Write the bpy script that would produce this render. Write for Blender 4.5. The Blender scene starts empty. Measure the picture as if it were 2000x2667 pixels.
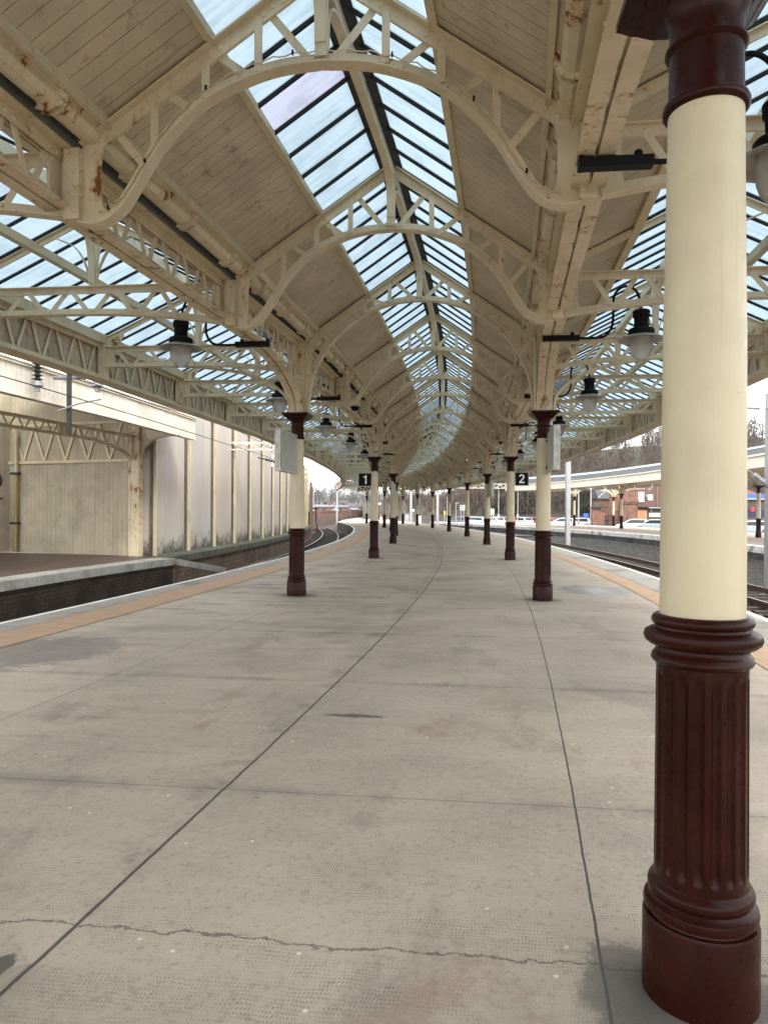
import bpy, math, random
import numpy as np
from mathutils import Vector, Matrix
R=math.radians
random.seed(4)
scn=bpy.context.scene
COL=scn.collection
# ------------------------------------------------------------------ camera
cd=bpy.data.cameras.new("camera"); cam=bpy.data.objects.new("camera",cd); COL.objects.link(cam)
cam.location=(0,0,1.55)
cd.sensor_fit='VERTICAL'; cd.sensor_height=36.0; cd.lens=36.0*1850/2667; cd.clip_start=.05; cd.clip_end=4000
PITCH=-(3.2/1850.0); ROLL=.0066
cam.matrix_world=Matrix.Translation((0,0,1.55))@Matrix.Rotation(math.pi/2+PITCH,4,'X')@Matrix.Rotation(ROLL,4,'Z')
scn.camera=cam
# ------------------------------------------------------------------ sky, sun, exposure
SUN_EL,SUN_AZ=R(48),R(150)
w=bpy.data.worlds.new("World"); scn.world=w; w.use_nodes=True
nt=w.node_tree; nt.nodes.clear()
sky=nt.nodes.new('ShaderNodeTexSky'); sky.sky_type='NISHITA'; sky.sun_disc=False; sky.sun_elevation=SUN_EL; sky.sun_rotation=SUN_AZ
hs=nt.nodes.new('ShaderNodeHueSaturation'); hs.inputs['Saturation'].default_value=.22; hs.inputs['Value'].default_value=1.0
tc=nt.nodes.new('ShaderNodeTexCoord'); nz=nt.nodes.new('ShaderNodeTexNoise'); nz.inputs['Scale'].default_value=2.2; nz.inputs['Detail'].default_value=5
mp=nt.nodes.new('ShaderNodeMapRange'); mp.inputs['From Min'].default_value=.3; mp.inputs['From Max'].default_value=.7; mp.inputs['To Min'].default_value=.55; mp.inputs['To Max'].default_value=.85
mx=nt.nodes.new('ShaderNodeMix'); mx.data_type='RGBA'; mx.inputs['B'].default_value=(9.9,9.75,9.7,1)
bg=nt.nodes.new('ShaderNodeBackground'); bg.inputs['Strength'].default_value=.11
out=nt.nodes.new('ShaderNodeOutputWorld'); L=nt.links.new
L(sky.outputs[0],hs.inputs['Color']); L(tc.outputs['Generated'],nz.inputs['Vector']); L(nz.outputs['Fac'],mp.inputs['Value'])
L(mp.outputs[0],mx.inputs['Factor']); L(hs.outputs[0],mx.inputs['A']); L(mx.outputs['Result'],bg.inputs['Color']); L(bg.outputs[0],out.inputs['Surface'])
sd=bpy.data.lights.new("sun",'SUN'); sd.energy=.9; sd.angle=R(15); sd.color=(1,.96,.9)
sun=bpy.data.objects.new("sun",sd); COL.objects.link(sun)
sun.rotation_euler=(math.pi/2-SUN_EL,0,math.pi-SUN_AZ)
scn.view_settings.view_transform='Standard'; scn.view_settings.look='None'; scn.view_settings.gamma=1.0
scn.view_settings.exposure=1.75
scn.cycles.max_bounces=9; scn.cycles.diffuse_bounces=5; scn.cycles.transparent_max_bounces=24; scn.cycles.caustics_reflective=False; scn.cycles.caustics_refractive=False
# ------------------------------------------------------------------ the curve of the platform
PX=[0.00581936,-0.28675707,2.08325928,-1.19705038]; PY=[0.02629072,10.26177389,2.42025536]
def M(k): return np.array([np.polyval(PX,k),np.polyval(PY,k)])
def cr(k):
    v=np.array([2.18918844,-0.24714134+.01297683*k]); return v/np.hypot(*v)
def P(k,o,z=0.0):
    q=M(k)+o*cr(k); return Vector((q[0],q[1],z))
def ang(k):
    c=cr(k); return math.atan2(c[1],c[0])
BAY=10.43
# ------------------------------------------------------------------ mesh building
class MB:
    def __init__(s): s.v=[];s.f=[];s.uv=[];s.mi=[]
    def add(s,vs,fs,uvs=None,mi=None):
        b=len(s.v); s.v+= [tuple(p) for p in vs]
        for i,f in enumerate(fs):
            s.f.append([b+j for j in f]); s.uv.append(uvs[i] if uvs else None); s.mi.append(mi[i] if mi else 0)
    def box(s,x0,x1,y0,y1,z0,z1):
        s.add([(x0,y0,z0),(x1,y0,z0),(x1,y1,z0),(x0,y1,z0),(x0,y0,z1),(x1,y0,z1),(x1,y1,z1),(x0,y1,z1)],
              [(3,2,1,0),(4,5,6,7),(0,1,5,4),(1,2,6,5),(2,3,7,6),(3,0,4,7)]); return s
    def hexa(s,a,b):   # two quads -> solid
        s.add(list(a)+list(b),[(3,2,1,0),(4,5,6,7),(0,1,5,4),(1,2,6,5),(2,3,7,6),(3,0,4,7)])
    def bar(s,p,q,w,t,side=None):
        p=Vector(p);q=Vector(q);d=(q-p).normalized()
        if side is None: side=Vector((0,0,1)).cross(d)
        side=Vector(side); side=(side-d*side.dot(d))
        if side.length<1e-6: side=Vector((1,0,0))-d*d.x
        side.normalize(); n=d.cross(side)
        a=side*(w/2);b=n*(t/2)
        s.hexa([p-a-b,p+a-b,p+a+b,p-a+b],[q-a-b,q+a-b,q+a+b,q-a+b]); return s
    def arc(s,path,y0,y1,n0,n1,close=False):  # rectangle swept along a path in the xz plane
        pts=[Vector((a,0,b)) for a,b in path]; N=len(pts); vs=[]
        for i,p in enumerate(pts):
            t=(pts[min(i+1,N-1)]-pts[max(i-1,0)]).normalized(); n=Vector((-t.z,0,t.x))
            for (y,m) in ((y0,n0),(y1,n0),(y1,n1),(y0,n1)): vs.append(p+n*m+Vector((0,y,0)))
        fs=[(0,1,2,3)]
        for i in range(N-1):
            b=i*4
            for j in range(4): fs.append((b+j,b+4+j,b+4+(j+1)%4,b+(j+1)%4))
        b=(N-1)*4; fs.append((b+3,b+2,b+1,b)); s.add(vs,fs); return s
    def tube(s,path,r,n=8,cap=True):
        pts=[Vector(p) for p in path]; N=len(pts); vs=[]; up=None
        for i,p in enumerate(pts):
            t=(pts[min(i+1,N-1)]-pts[max(i-1,0)]).normalized()
            if up is None:
                up=Vector((0,0,1)) if abs(t.z)<.9 else Vector((1,0,0))
            a=(up-t*up.dot(t)).normalized(); b=t.cross(a); up=a
            rr=r[i] if isinstance(r,(list,tuple)) else r
            for j in range(n):
                an=2*math.pi*j/n; vs.append(p+a*rr*math.cos(an)+b*rr*math.sin(an))
        fs=[]
        for i in range(N-1):
            for j in range(n): fs.append((i*n+j,i*n+(j+1)%n,(i+1)*n+(j+1)%n,(i+1)*n+j))
        if cap: fs.append(tuple(range(n))[::-1]); fs.append(tuple((N-1)*n+j for j in range(n)))
        s.add(vs,fs); return s
    def lathe(s,prof,n=32,c=(0,0,0),f=None):
        vs=[];N=len(prof)
        for i,(r,z) in enumerate(prof):
            for j in range(n):
                an=2*math.pi*j/n; rr=r+(f(an,z) if f else 0)
                vs.append((c[0]+rr*math.cos(an),c[1]+rr*math.sin(an),c[2]+z))
        fs=[]
        for i in range(N-1):
            for j in range(n): fs.append((i*n+j,i*n+(j+1)%n,(i+1)*n+(j+1)%n,(i+1)*n+j))
        if prof[0][0]>1e-4: fs.append(tuple(range(n))[::-1])
        if prof[-1][0]>1e-4: fs.append(tuple((N-1)*n+j for j in range(n)))
        s.add(vs,fs); return s
    def rivet(s,p,nrm,r=.014,n=7):
        r*=1.45
        p=Vector(p);nrm=Vector(nrm).normalized(); a=nrm.orthogonal().normalized();b=nrm.cross(a)
        vs=[]
        for rr,h in ((r*1.42,.0006),(r,.0016),(r*.72,r*.55)):
            for j in range(n):
                an=2*math.pi*j/n; vs.append(p+a*rr*math.cos(an)+b*rr*math.sin(an)+nrm*h)
        vs.append(p+nrm*r*.8)
        fs=[(j+q*n,(j+1)%n+q*n,n+(j+1)%n+q*n,n+j+q*n) for q in (0,1) for j in range(n)]+[(2*n+j,2*n+(j+1)%n,3*n) for j in range(n)]
        s.add(vs,fs,mi=[1]*n+[0]*(2*n)); return s
    def prism(s,out,y0,y1):   # outline in xz, thickness along y
        n=len(out); vs=[(a,y0,b) for a,b in out]+[(a,y1,b) for a,b in out]
        fs=[tuple(range(n)),tuple(range(2*n-1,n-1,-1))]+[(j,j+n,(j+1)%n+n,(j+1)%n) for j in range(n)]
        s.add(vs,fs); return s
    def mesh(s,name,smooth=None):
        me=bpy.data.meshes.new(name); me.from_pydata(s.v,[],s.f); me.update()
        if any(s.mi): me.polygons.foreach_set('material_index',s.mi)
        if any(u for u in s.uv):
            ul=me.uv_layers.new(name='UVMap'); i=0
            for f,u in zip(s.f,s.uv):
                for j in range(len(f)):
                    ul.data[i].uv=u[j] if u else (0,0); i+=1
        if smooth:
            me.polygons.foreach_set('use_smooth',[True]*len(me.polygons)); me.set_sharp_from_angle(angle=R(smooth))
        return me
def spline(pts,n=6):
    pts=[np.array(p,float) for p in pts]; q=[2*pts[0]-pts[1]]+pts+[2*pts[-1]-pts[-2]]; o=[]
    for i in range(1,len(q)-2):
        for j in range(n):
            t=j/n; a,b,c,d=q[i-1],q[i],q[i+1],q[i+2]
            o.append(tuple(.5*((2*b)+(c-a)*t+(2*a-5*b+4*c-d)*t*t+(3*b-a-3*c+d)*t**3)))
    o.append(tuple(pts[-1])); return o
def fixn(me):
    import bmesh
    b=bmesh.new(); b.from_mesh(me); bmesh.ops.recalc_face_normals(b,faces=b.faces); b.to_mesh(me); b.free()
def obj(name,mb,mat,parent=None,smooth=None,kind=None,fix=True,loc=None):
    me=mb if isinstance(mb,bpy.types.Mesh) else mb.mesh(name,smooth)
    if fix and not isinstance(mb,bpy.types.Mesh):
        fixn(me)
        if smooth: me.set_sharp_from_angle(angle=R(smooth))
    if mat is not None:
        me.materials.clear(); me.materials.append(mat)
        if not isinstance(mb,bpy.types.Mesh) and any(mb.mi): me.materials.append(grime)
    o=bpy.data.objects.new(name,me); COL.objects.link(o)
    if parent: o.parent=parent
    if loc: o.location=loc
    if kind: o['kind']=kind
    return o
def tag(o,label,cat,group=None,kind=None):
    o['label']=label; o['category']=cat
    if group: o['group']=group
    if kind: o['kind']=kind
    return o
def empty(name,loc,rz=0,label=None,cat=None,group=None):
    o=bpy.data.objects.new(name,None); COL.objects.link(o); o.location=loc; o.rotation_euler=(0,0,rz)
    o.empty_display_size=.2
    if label: tag(o,label,cat,group)
    return o
def dup(root,loc,rz,label=None,group=None,scale=None):
    def cp(o,par):
        c=o.copy(); COL.objects.link(c)
        if par: c.parent=par
        for ch in KIDS.get(o.name,[]): cp(ch,c)
        return c
    r=cp(root,None); r.location=loc; r.rotation_euler=(0,0,rz)
    if scale: r.scale=scale
    if label: r['label']=label
    if group: r['group']=group
    return r
KIDS={}
def index(root):
    for ch in root.children: KIDS.setdefault(root.name,[]).append(ch); index(ch)
def chord(k0,k1,o): a=P(k0,o);b=P(k1,o); d=b-a; return a,math.atan2(d.y,d.x),d.length
ORD=['first','second','third','fourth','fifth','sixth','seventh','eighth','ninth','tenth','eleventh','twelfth','thirteenth','fourteenth','fifteenth','sixteenth','seventeenth','eighteenth','nineteenth','twentieth','twenty-first','twenty-second','twenty-third','twenty-fourth','twenty-fifth','twenty-sixth','twenty-seventh']
# ------------------------------------------------------------------ materials
class N:
    def __init__(s,name):
        s.m=bpy.data.materials.new(name); s.m.use_nodes=True; s.t=s.m.node_tree; s.t.nodes.clear()
        s.o=s.t.nodes.new('ShaderNodeOutputMaterial'); s.b=s.t.nodes.new('ShaderNodeBsdfPrincipled'); s.t.links.new(s.b.outputs[0],s.o.inputs['Surface'])
        s._p=None
    def n(s,ty,**kw):
        x=s.t.nodes.new(ty)
        for k,v in kw.items(): setattr(x,k,v)
        return x
    def l(s,a,b): s.t.links.new(a,b)
    def set(s,node,key,val):
        if hasattr(val,'is_linked'): s.l(val,node.inputs[key])
        else: node.inputs[key].default_value=val
    def pos(s):
        if not s._p: s._p=s.n('ShaderNodeNewGeometry').outputs['Position']
        return s._p
    def uv(s): return s.n('ShaderNodeTexCoord').outputs['UV']
    def vmul(s,v,k):
        x=s.n('ShaderNodeVectorMath',operation='MULTIPLY'); s.l(v,x.inputs[0]); x.inputs[1].default_value=k; return x.outputs[0]
    def noise(s,v,scale=1,detail=4,rough=.55,dist=0):
        x=s.n('ShaderNodeTexNoise'); s.l(v,x.inputs['Vector']); x.inputs['Scale'].default_value=scale; x.inputs['Detail'].default_value=detail; x.inputs['Roughness'].default_value=rough; x.inputs['Distortion'].default_value=dist; return x.outputs['Fac']
    def voro(s,v,scale,feature='F1',out='Distance',rand=1):
        x=s.n('ShaderNodeTexVoronoi',feature=feature); s.l(v,x.inputs['Vector']); x.inputs['Scale'].default_value=scale; x.inputs['Randomness'].default_value=rand; return x.outputs[out]
    def ramp(s,f,a,b,lo=0.,hi=1.):
        x=s.n('ShaderNodeMapRange',interpolation_type='SMOOTHSTEP'); s.l(f,x.inputs['Value'])
        for k,v in (('From Min',a),('From Max',b),('To Min',lo),('To Max',hi)): x.inputs[k].default_value=v
        return x.outputs[0]
    def math(s,op,a,b=0.,c=0.):
        x=s.n('ShaderNodeMath',operation=op); s.set(x,0,a); s.set(x,1,b); s.set(x,2,c); return x.outputs[0]
    def mix(s,f,a,b,blend='MIX'):
        x=s.n('ShaderNodeMix',data_type='RGBA',blend_type=blend); s.set(x,'Factor',f)
        for k,v in (('A',a),('B',b)):
            i=[q for q in x.inputs if q.name==k and q.type=='RGBA'][0]
            if hasattr(v,'is_linked'): s.l(v,i)
            else: i.default_value=(*v,1) if len(v)==3 else v
        return [q for q in x.outputs if q.type=='RGBA'][0]
    def sep(s,v):
        x=s.n('ShaderNodeSeparateXYZ'); s.l(v,x.inputs[0]); return x.outputs
    def bump(s,h,st=.3,d=.01):
        x=s.n('ShaderNodeBump'); x.inputs['Strength'].default_value=st; x.inputs['Distance'].default_value=d; s.l(h,x.inputs['Height']); s.l(x.outputs[0],s.b.inputs['Normal'])
    def done(s,col,rough=.5,metal=0.,spec=None):
        if hasattr(col,'is_linked'): s.l(col,s.b.inputs['Base Color'])
        else: s.b.inputs['Base Color'].default_value=(*col,1)
        s.set(s.b,'Roughness',rough); s.b.inputs['Metallic'].default_value=metal
        if spec is not None: s.b.inputs['Specular IOR Level'].default_value=spec
        return s.m
def painted(name,col,rust=.5,dirt=.5,rough=.42,rcol=(.20,.075,.018)):
    n=N(name); p=n.pos()
    big=n.noise(p,1.7,5,.6); st=n.noise(n.vmul(p,(9,9,1.1)),1,4,.6); fine=n.noise(p,38,3,.6)
    c=n.mix(n.ramp(big,.42,.72,0,dirt*.55),col,tuple(x*.62 for x in col))
    c=n.mix(n.ramp(st,.5,.78,0,dirt*.6),c,(col[0]*.62,col[1]*.52,col[2]*.38))
    rm=n.noise(p,3.1,6,.68,.4); rm2=n.noise(n.vmul(p,(16,16,3)),1,3,.6)
    k=n.math('ADD',n.math('MULTIPLY',rm,.75),n.math('MULTIPLY',rm2,.35))
    e=.728-.10*rust
    halo=n.ramp(k,e-.07,e+.02,0,.55*min(1,rust*1.4)); core=n.ramp(k,e,e+.035,0,min(1,rust*1.5))
    c=n.mix(halo,c,(.45,.26,.09)); c=n.mix(core,c,rcol)
    c=n.mix(n.ramp(fine,.66,.8,0,.35*dirt),c,(.10,.08,.05))
    n.bump(n.math('ADD',big,n.math('MULTIPLY',fine,.25)),.12,.01)
    return n.done(c,n.ramp(big,.3,.7,rough-.07,rough+.14))
def rough_m(name,a,b,scale,rough=.85,bump=.4,dark_=None,bd=.01):
    n=N(name); p=n.pos(); q=n.noise(p,scale,7,.7,.3); r=n.noise(p,scale*.22,5,.6); c=n.mix(n.ramp(q,.33,.68),a,b)
    if dark_: c=n.mix(n.ramp(r,.48,.68,0,.85),c,dark_)
    n.bump(q,bump,bd); return n.done(c,rough)
CREAM=(.70,.61,.43)
grime=rough_m('rust_grime_round_rivets',(.26,.155,.07),(.33,.25,.14),9,.8,.1)
cream=painted('cream_paint_iron',CREAM,.45,.6)
cream_rusty=painted('cream_paint_rusty',CREAM,.85,.85)
cream_clean=painted('cream_paint_trim',(.62,.55,.375),.12,.85,.36)
def shaft_m():
    n=N('cream_paint_shaft'); p=n.pos(); st=n.noise(n.vmul(p,(22,22,.55)),1,5,.65); br=n.noise(n.vmul(p,(70,70,5)),1,4,.6); big=n.noise(p,2.6,5,.6); bl=n.noise(p,17,4,.7)
    c=n.mix(n.ramp(big,.35,.68),(.60,.53,.365),(.53,.465,.315)); c=n.mix(n.ramp(st,.55,.68,0,.4),c,(.50,.41,.24)); c=n.mix(n.ramp(st,.44,.30,0,.4),c,(.55,.53,.42))
    v=n.n('ShaderNodeTexVoronoi'); n.l(n.vmul(p,(1,1,.8)),v.inputs['Vector']); v.inputs['Scale'].default_value=9
    ch=n.math('MULTIPLY',n.ramp(n.math('ADD',v.outputs['Distance'],n.math('MULTIPLY',bl,.07)),.075,.095,1,0),n.ramp(n.sep(v.outputs['Color'])[0],.62,.66)); c=n.mix(ch,c,(.20,.13,.07)); c=n.mix(n.ramp(bl,.62,.75,0,.3),c,(.40,.34,.22))
    n.bump(n.math('ADD',n.math('MULTIPLY',br,.6),n.math('SUBTRACT',n.math('MULTIPLY',bl,.5),ch)),.35,.006); return n.done(c,n.ramp(bl,.3,.7,.32,.5),spec=.35)
cream_shaft=shaft_m()
white_cream=painted('pale_cream_boarding',(.78,.73,.62),.12,.4,.5)
white_steel=painted('galvanised_pale_grey',(.40,.41,.42),.2,.5,.5)
def maroon_m():
    n=N('maroon_gloss'); p=n.pos(); b=n.noise(p,5,4,.6); f=n.noise(p,30,4,.6)
    c=n.mix(n.ramp(b,.35,.7),(.020,.0036,.0022),(.030,.0062,.0040)); c=n.mix(n.ramp(f,.74,.86,0,.12),c,(.09,.06,.05))
    n.bump(n.math('ADD',n.math('MULTIPLY',b,.6),n.math('MULTIPLY',f,.35)),.16,.01); return n.done(c,n.ramp(f,.3,.7,.24,.38),spec=.13)
maroon=maroon_m()
def simple(name,col,rough=.5,metal=0.,var=.25,scale=8):
    n=N(name); p=n.pos(); b=n.noise(p,scale,4,.6)
    return n.done(n.mix(n.ramp(b,.3,.7),tuple(x*(1-var) for x in col),tuple(x*(1+var*.5) for x in col)),rough,metal)
black=simple('black_paint',(.006,.006,.007),.6); black.node_tree.nodes['Principled BSDF'].inputs['Specular IOR Level'].default_value=.18
barblack=simple('glazing_bar_black',(.006,.007,.008),.8)
dark=simple('dark_flashing',(.03,.03,.033),.7)
grey_tin=simple('grey_cabinet',(.42,.43,.44),.5)
white_p=simple('white_paint',(.78,.78,.76),.6,0,.12)
def boards(name,col,step,green=0.,wear=1.):
    n=N(name); u=n.uv(); p=n.pos(); x,y,z=n.sep(u)
    ph=n.math('FRACT',n.math('DIVIDE',x,step)); d=n.math('ABSOLUTE',n.math('SUBTRACT',ph,.5))
    g=n.ramp(d,.455,.49)
    idx=n.math('FLOOR',n.math('DIVIDE',x,step)); wn=n.n('ShaderNodeTexWhiteNoise',noise_dimensions='1D'); n.l(idx,wn.inputs['W'])
    big=n.noise(p,1.1,5,.65,.3); scr=n.noise(n.vmul(u,(9,2.2,1)),1.3,7,.75,2.2); mold=n.noise(p,4.5,7,.72,.6)
    c=n.mix(n.ramp(big,.35,.7),tuple(q*1.06 for q in col),tuple(q*.74 for q in col))
    c=n.mix(n.math('MULTIPLY',wn.outputs['Value'],.3),c,(col[0]*.8,col[1]*.88,col[2]*.85) if green else tuple(q*.75 for q in col))
    if green: c=n.mix(n.math('MULTIPLY',n.ramp(n.noise(n.vmul(u,(2.3,.25,1)),1,3),.45,.6),green),c,(.27,.30,.19))
    c=n.mix(n.ramp(scr,.56,.70,0,.6*wear),c,(.11,.075,.045)); c=n.mix(n.ramp(mold,.55,.70,0,.65*wear),c,(.12,.09,.052))
    c=n.mix(n.math('MULTIPLY',g,.48),c,(.10,.075,.045))
    n.bump(n.math('ADD',n.math('MULTIPLY',g,-1.0),n.math('MULTIPLY',scr,.15)),.5,.012); return n.done(c,.62)
roofboards=boards('roof_lining_boards',(.60,.515,.37),.145,0,.8)
wallboards=boards('tongue_and_groove_boards',(.56,.49,.36),.19,.28,.35)
fasciaboards=boards('pale_fascia_boards',(.84,.79,.68),.16,0,.25)
backboards=boards('fascia_backing_boards',(.58,.47,.35),.16,.0)
def glass_m(name,tint,k=.45):
    n=N(name); p=n.pos(); u=n.uv()
    s=n.noise(n.vmul(u,(1.2,14,1)),1,4,.6); b=n.noise(p,2.1,4,.6)
    f=n.math('ADD',n.math('MULTIPLY',s,.5),n.math('MULTIPLY',b,.5))
    tcol=n.mix(n.ramp(f,.42,.64),tint,(tint[0]*.76,tint[1]*.78,tint[2]*.78)); sp_=n.noise(p,7,6,.75); tcol=n.mix(n.ramp(sp_,.62,.78,0,.3),tcol,(tint[0]*.42,tint[1]*.46,tint[2]*.40))
    tr=n.n('ShaderNodeBsdfTransparent'); n.l(tcol,tr.inputs[0])
    tl=n.n('ShaderNodeBsdfTranslucent'); n.l(n.mix(1.,tcol,(1.28,1.25,1.2),'MULTIPLY'),tl.inputs[0])
    m1=n.n('ShaderNodeMixShader'); m1.inputs[0].default_value=1-k; n.l(tr.outputs[0],m1.inputs[1]); n.l(tl.outputs[0],m1.inputs[2])
    gl=n.n('ShaderNodeBsdfGlossy'); gl.inputs['Roughness'].default_value=.25
    m2=n.n('ShaderNodeMixShader'); m2.inputs[0].default_value=.03; n.l(m1.outputs[0],m2.inputs[1]); n.l(gl.outputs[0],m2.inputs[2])
    n.l(m2.outputs[0],n.o.inputs['Surface']); n.t.nodes.remove(n.b); return n.m
glass=glass_m('wired_roof_glass',(.20,.265,.315)); glass_l=glass_m('lavender_roof_glass',(.215,.235,.305))
def floor_m():
    n=N('platform_concrete'); u=n.uv(); x,y,z=n.sep(u); p=n.pos()
    b1=n.noise(u,.55,5,.6); b2=n.noise(n.vmul(u,(1.,.45,1)),1.3,6,.65,.5); f=n.noise(u,26,5,.7); ff=n.noise(u,120,3,.6)
    c=n.mix(n.ramp(b1,.35,.66),(.56,.465,.36),(.42,.35,.272))
    c=n.mix(n.ramp(b2,.52,.70,0,.6),c,(.27,.225,.175))
    c=n.mix(n.ramp(n.noise(u,.9,4,.6,.2),.52,.72,0,.45),c,(.37,.335,.215))
    c=n.mix(n.ramp(n.noise(n.vmul(u,(1,1,1)),1.15,5,.7,.8),.55,.70,0,.6),c,(.36,.235,.165))
    strk=n.noise(n.vmul(u,(.8,4.5,1)),1,5,.65,.3); lm=n.ramp(x,.4,-1.2); far=n.ramp(y,4,12,.25,1)
    c=n.mix(n.math('MULTIPLY',n.math('MULTIPLY',n.ramp(strk,.50,.66,0,.85),n.math('ADD',n.math('MULTIPLY',lm,.8),.2)),far),c,(.125,.115,.10))
    c=n.mix(n.ramp(f,.50,.72,0,.55),c,(.19,.165,.135)); c=n.mix(n.ramp(f,.48,.28,0,.5),c,(.56,.48,.38)); c=n.mix(n.ramp(ff,.55,.75,0,.6),c,(.14,.12,.10)); c=n.mix(n.ramp(ff,.42,.25,0,.5),c,(.6,.53,.43))
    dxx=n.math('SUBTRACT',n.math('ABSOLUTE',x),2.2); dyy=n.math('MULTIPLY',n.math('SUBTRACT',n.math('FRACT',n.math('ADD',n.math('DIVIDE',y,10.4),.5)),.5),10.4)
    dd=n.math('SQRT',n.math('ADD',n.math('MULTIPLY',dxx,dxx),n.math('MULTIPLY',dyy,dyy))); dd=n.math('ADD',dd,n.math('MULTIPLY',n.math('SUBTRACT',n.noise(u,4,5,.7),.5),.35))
    c=n.mix(n.ramp(dd,.17,.42,.8,0),c,(.085,.075,.065))  # dirt ring at each column base, also painted in as its contact shadow
    sl=n.math('FLOOR',n.math('ADD',n.math('DIVIDE',y,2.52),.89)); cl=n.math('ADD',n.math('ADD',n.math('GREATER_THAN',x,.02),n.math('GREATER_THAN',x,1.92)),n.math('GREATER_THAN',x,-2.1)); sw=n.n('ShaderNodeTexWhiteNoise',noise_dimensions='2D'); cx=n.n('ShaderNodeCombineXYZ'); n.l(sl,cx.inputs[0]); n.l(cl,cx.inputs[1]); n.l(cx.outputs[0],sw.inputs['Vector']); c=n.mix(n.math('MULTIPLY',sw.outputs['Value'],.22),c,(.23,.20,.165))
    # stamped dimples
    wob=n.math('MULTIPLY',n.math('SUBTRACT',n.noise(u,6,4,.6),.5),.05)
    a=n.math('SINE',n.math('MULTIPLY',n.math('ADD',x,wob),2*math.pi/.0125)); d=n.math('SINE',n.math('MULTIPLY',n.math('ADD',y,wob),2*math.pi/.0195))
    dm=n.ramp(n.math('ADD',a,n.math('MULTIPLY',d,.75)),.35,1.25)
    msk=n.math('MULTIPLY',n.math('MULTIPLY',n.ramp(n.noise(n.vmul(u,(.9,2.6,1)),1.6,5,.65),.38,.60),n.ramp(n.noise(u,11,4,.7),.30,.58)),n.ramp(x,-3.2,-.3,.12,1))
    lr=n.math('ABSOLUTE',x); msk=n.math('MULTIPLY',msk,n.ramp(lr,.03,.13)); dm=n.math('MULTIPLY',dm,msk)
    c=n.mix(n.math('MULTIPLY',dm,.55),c,(.11,.095,.075))
    # joints
    jw=n.math('MULTIPLY',n.math('SUBTRACT',n.noise(u,2.6,5,.7),.5),.02)
    def line(coord,at,wd,soft): 
        q=n.math('ABSOLUTE',n.math('SUBTRACT',coord,at)); return n.ramp(q,wd,wd+soft,1,0)
    xw=n.math('ADD',x,jw)
    j0=line(xw,0.02,.005,.007); j1=line(xw,1.92,.0035,.004); j2=line(xw,-2.1,.003,.004)
    dirt=n.math('MULTIPLY',line(xw,-.05,.0,.20),n.ramp(n.noise(u,2.4,5,.7),.45,.65,.05,.6))
    fr=n.math('ABSOLUTE',n.math('SUBTRACT',n.math('FRACT',n.math('ADD',n.math('DIVIDE',n.math('ADD',y,n.math('MULTIPLY',jw,.25)),2.52),.39)),.5))
    tr=n.ramp(fr,.4982,.4992); trd=n.math('MULTIPLY',n.ramp(fr,.45,.4975,0,.4),n.ramp(b2,.4,.6))
    cw=n.math('ADD',y,n.math('ADD',n.math('MULTIPLY',n.math('SUBTRACT',n.noise(u,1.6,6,.75),.5),.26),0)); crk=line(cw,.22,.003,.006)
    c=n.mix(n.math('MULTIPLY',dirt,.75),c,(.075,.068,.058)); c=n.mix(trd,c,(.15,.14,.12))
    jj=n.math('MAXIMUM',n.math('MAXIMUM',j0,j1),n.math('MAXIMUM',n.math('MULTIPLY',j2,.75),n.math('MULTIPLY',tr,.8))); jj=n.math('MAXIMUM',jj,n.math('MULTIPLY',crk,.7))
    c=n.mix(n.math('MULTIPLY',jj,.88),c,(.035,.032,.028))
    # gum and paint flecks
    vd=n.n('ShaderNodeTexVoronoi'); n.l(u,vd.inputs['Vector']); vd.inputs['Scale'].default_value=6.5
    sp=n.math('MULTIPLY',n.ramp(vd.outputs['Distance'],.05,.075,1,0),n.ramp(n.sep(vd.outputs['Color'])[0],.40,.44))
    c=n.mix(sp,c,(.72,.68,.60))
    vg=n.n('ShaderNodeTexVoronoi'); n.l(n.vmul(u,(1,1.3,1)),vg.inputs['Vector']); vg.inputs['Scale'].default_value=3.1
    sg=n.math('MULTIPLY',n.ramp(n.math('ADD',vg.outputs['Distance'],n.math('MULTIPLY',f,.12)),.085,.13,1,0),n.ramp(n.sep(vg.outputs['Color'])[1],.45,.5,0,.75))
    c=n.mix(sg,c,(.12,.112,.10))
    def blob(ox,oy,rx,ry,k=.9):
        q=n.n('ShaderNodeVectorMath',operation='SUBTRACT'); n.l(u,q.inputs[0]); q.inputs[1].default_value=(ox,oy,0)
        r=n.n('ShaderNodeVectorMath',operation='LENGTH'); n.l(n.vmul(q.outputs[0],(1/rx,1/ry,1)),r.inputs[0])
        return n.ramp(n.math('ADD',r.outputs['Value'],n.math('MULTIPLY',n.math('SUBTRACT',n.noise(u,7,6,.75),.5),1.5)),.7,.95,k,0)
    c=n.mix(blob(.42,3.02,.26,.055),c,(.10,.092,.09)); c=n.mix(blob(-.09,-.06,.055,.13,.9),c,(.075,.07,.065)); c=n.mix(blob(2.03,.1,.22,.34,.6),c,(.10,.095,.088))
    wet=n.math('MAXIMUM',blob(3.35,12.1,.8,1.0,1.),blob(-3.5,5.0,.95,1.0,.95)); c=n.mix(n.math('MULTIPLY',wet,.72),c,(.085,.085,.088))
    n.bump(n.math('SUBTRACT',n.math('MULTIPLY',f,.3),n.math('ADD',n.math('MULTIPLY',dm,.5),jj)),.55,.006)
    ro=n.math('SUBTRACT',n.ramp(b2,.3,.7,.62,.8),n.math('MULTIPLY',wet,.30)); return n.done(c,ro)
floor=floor_m()
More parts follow.
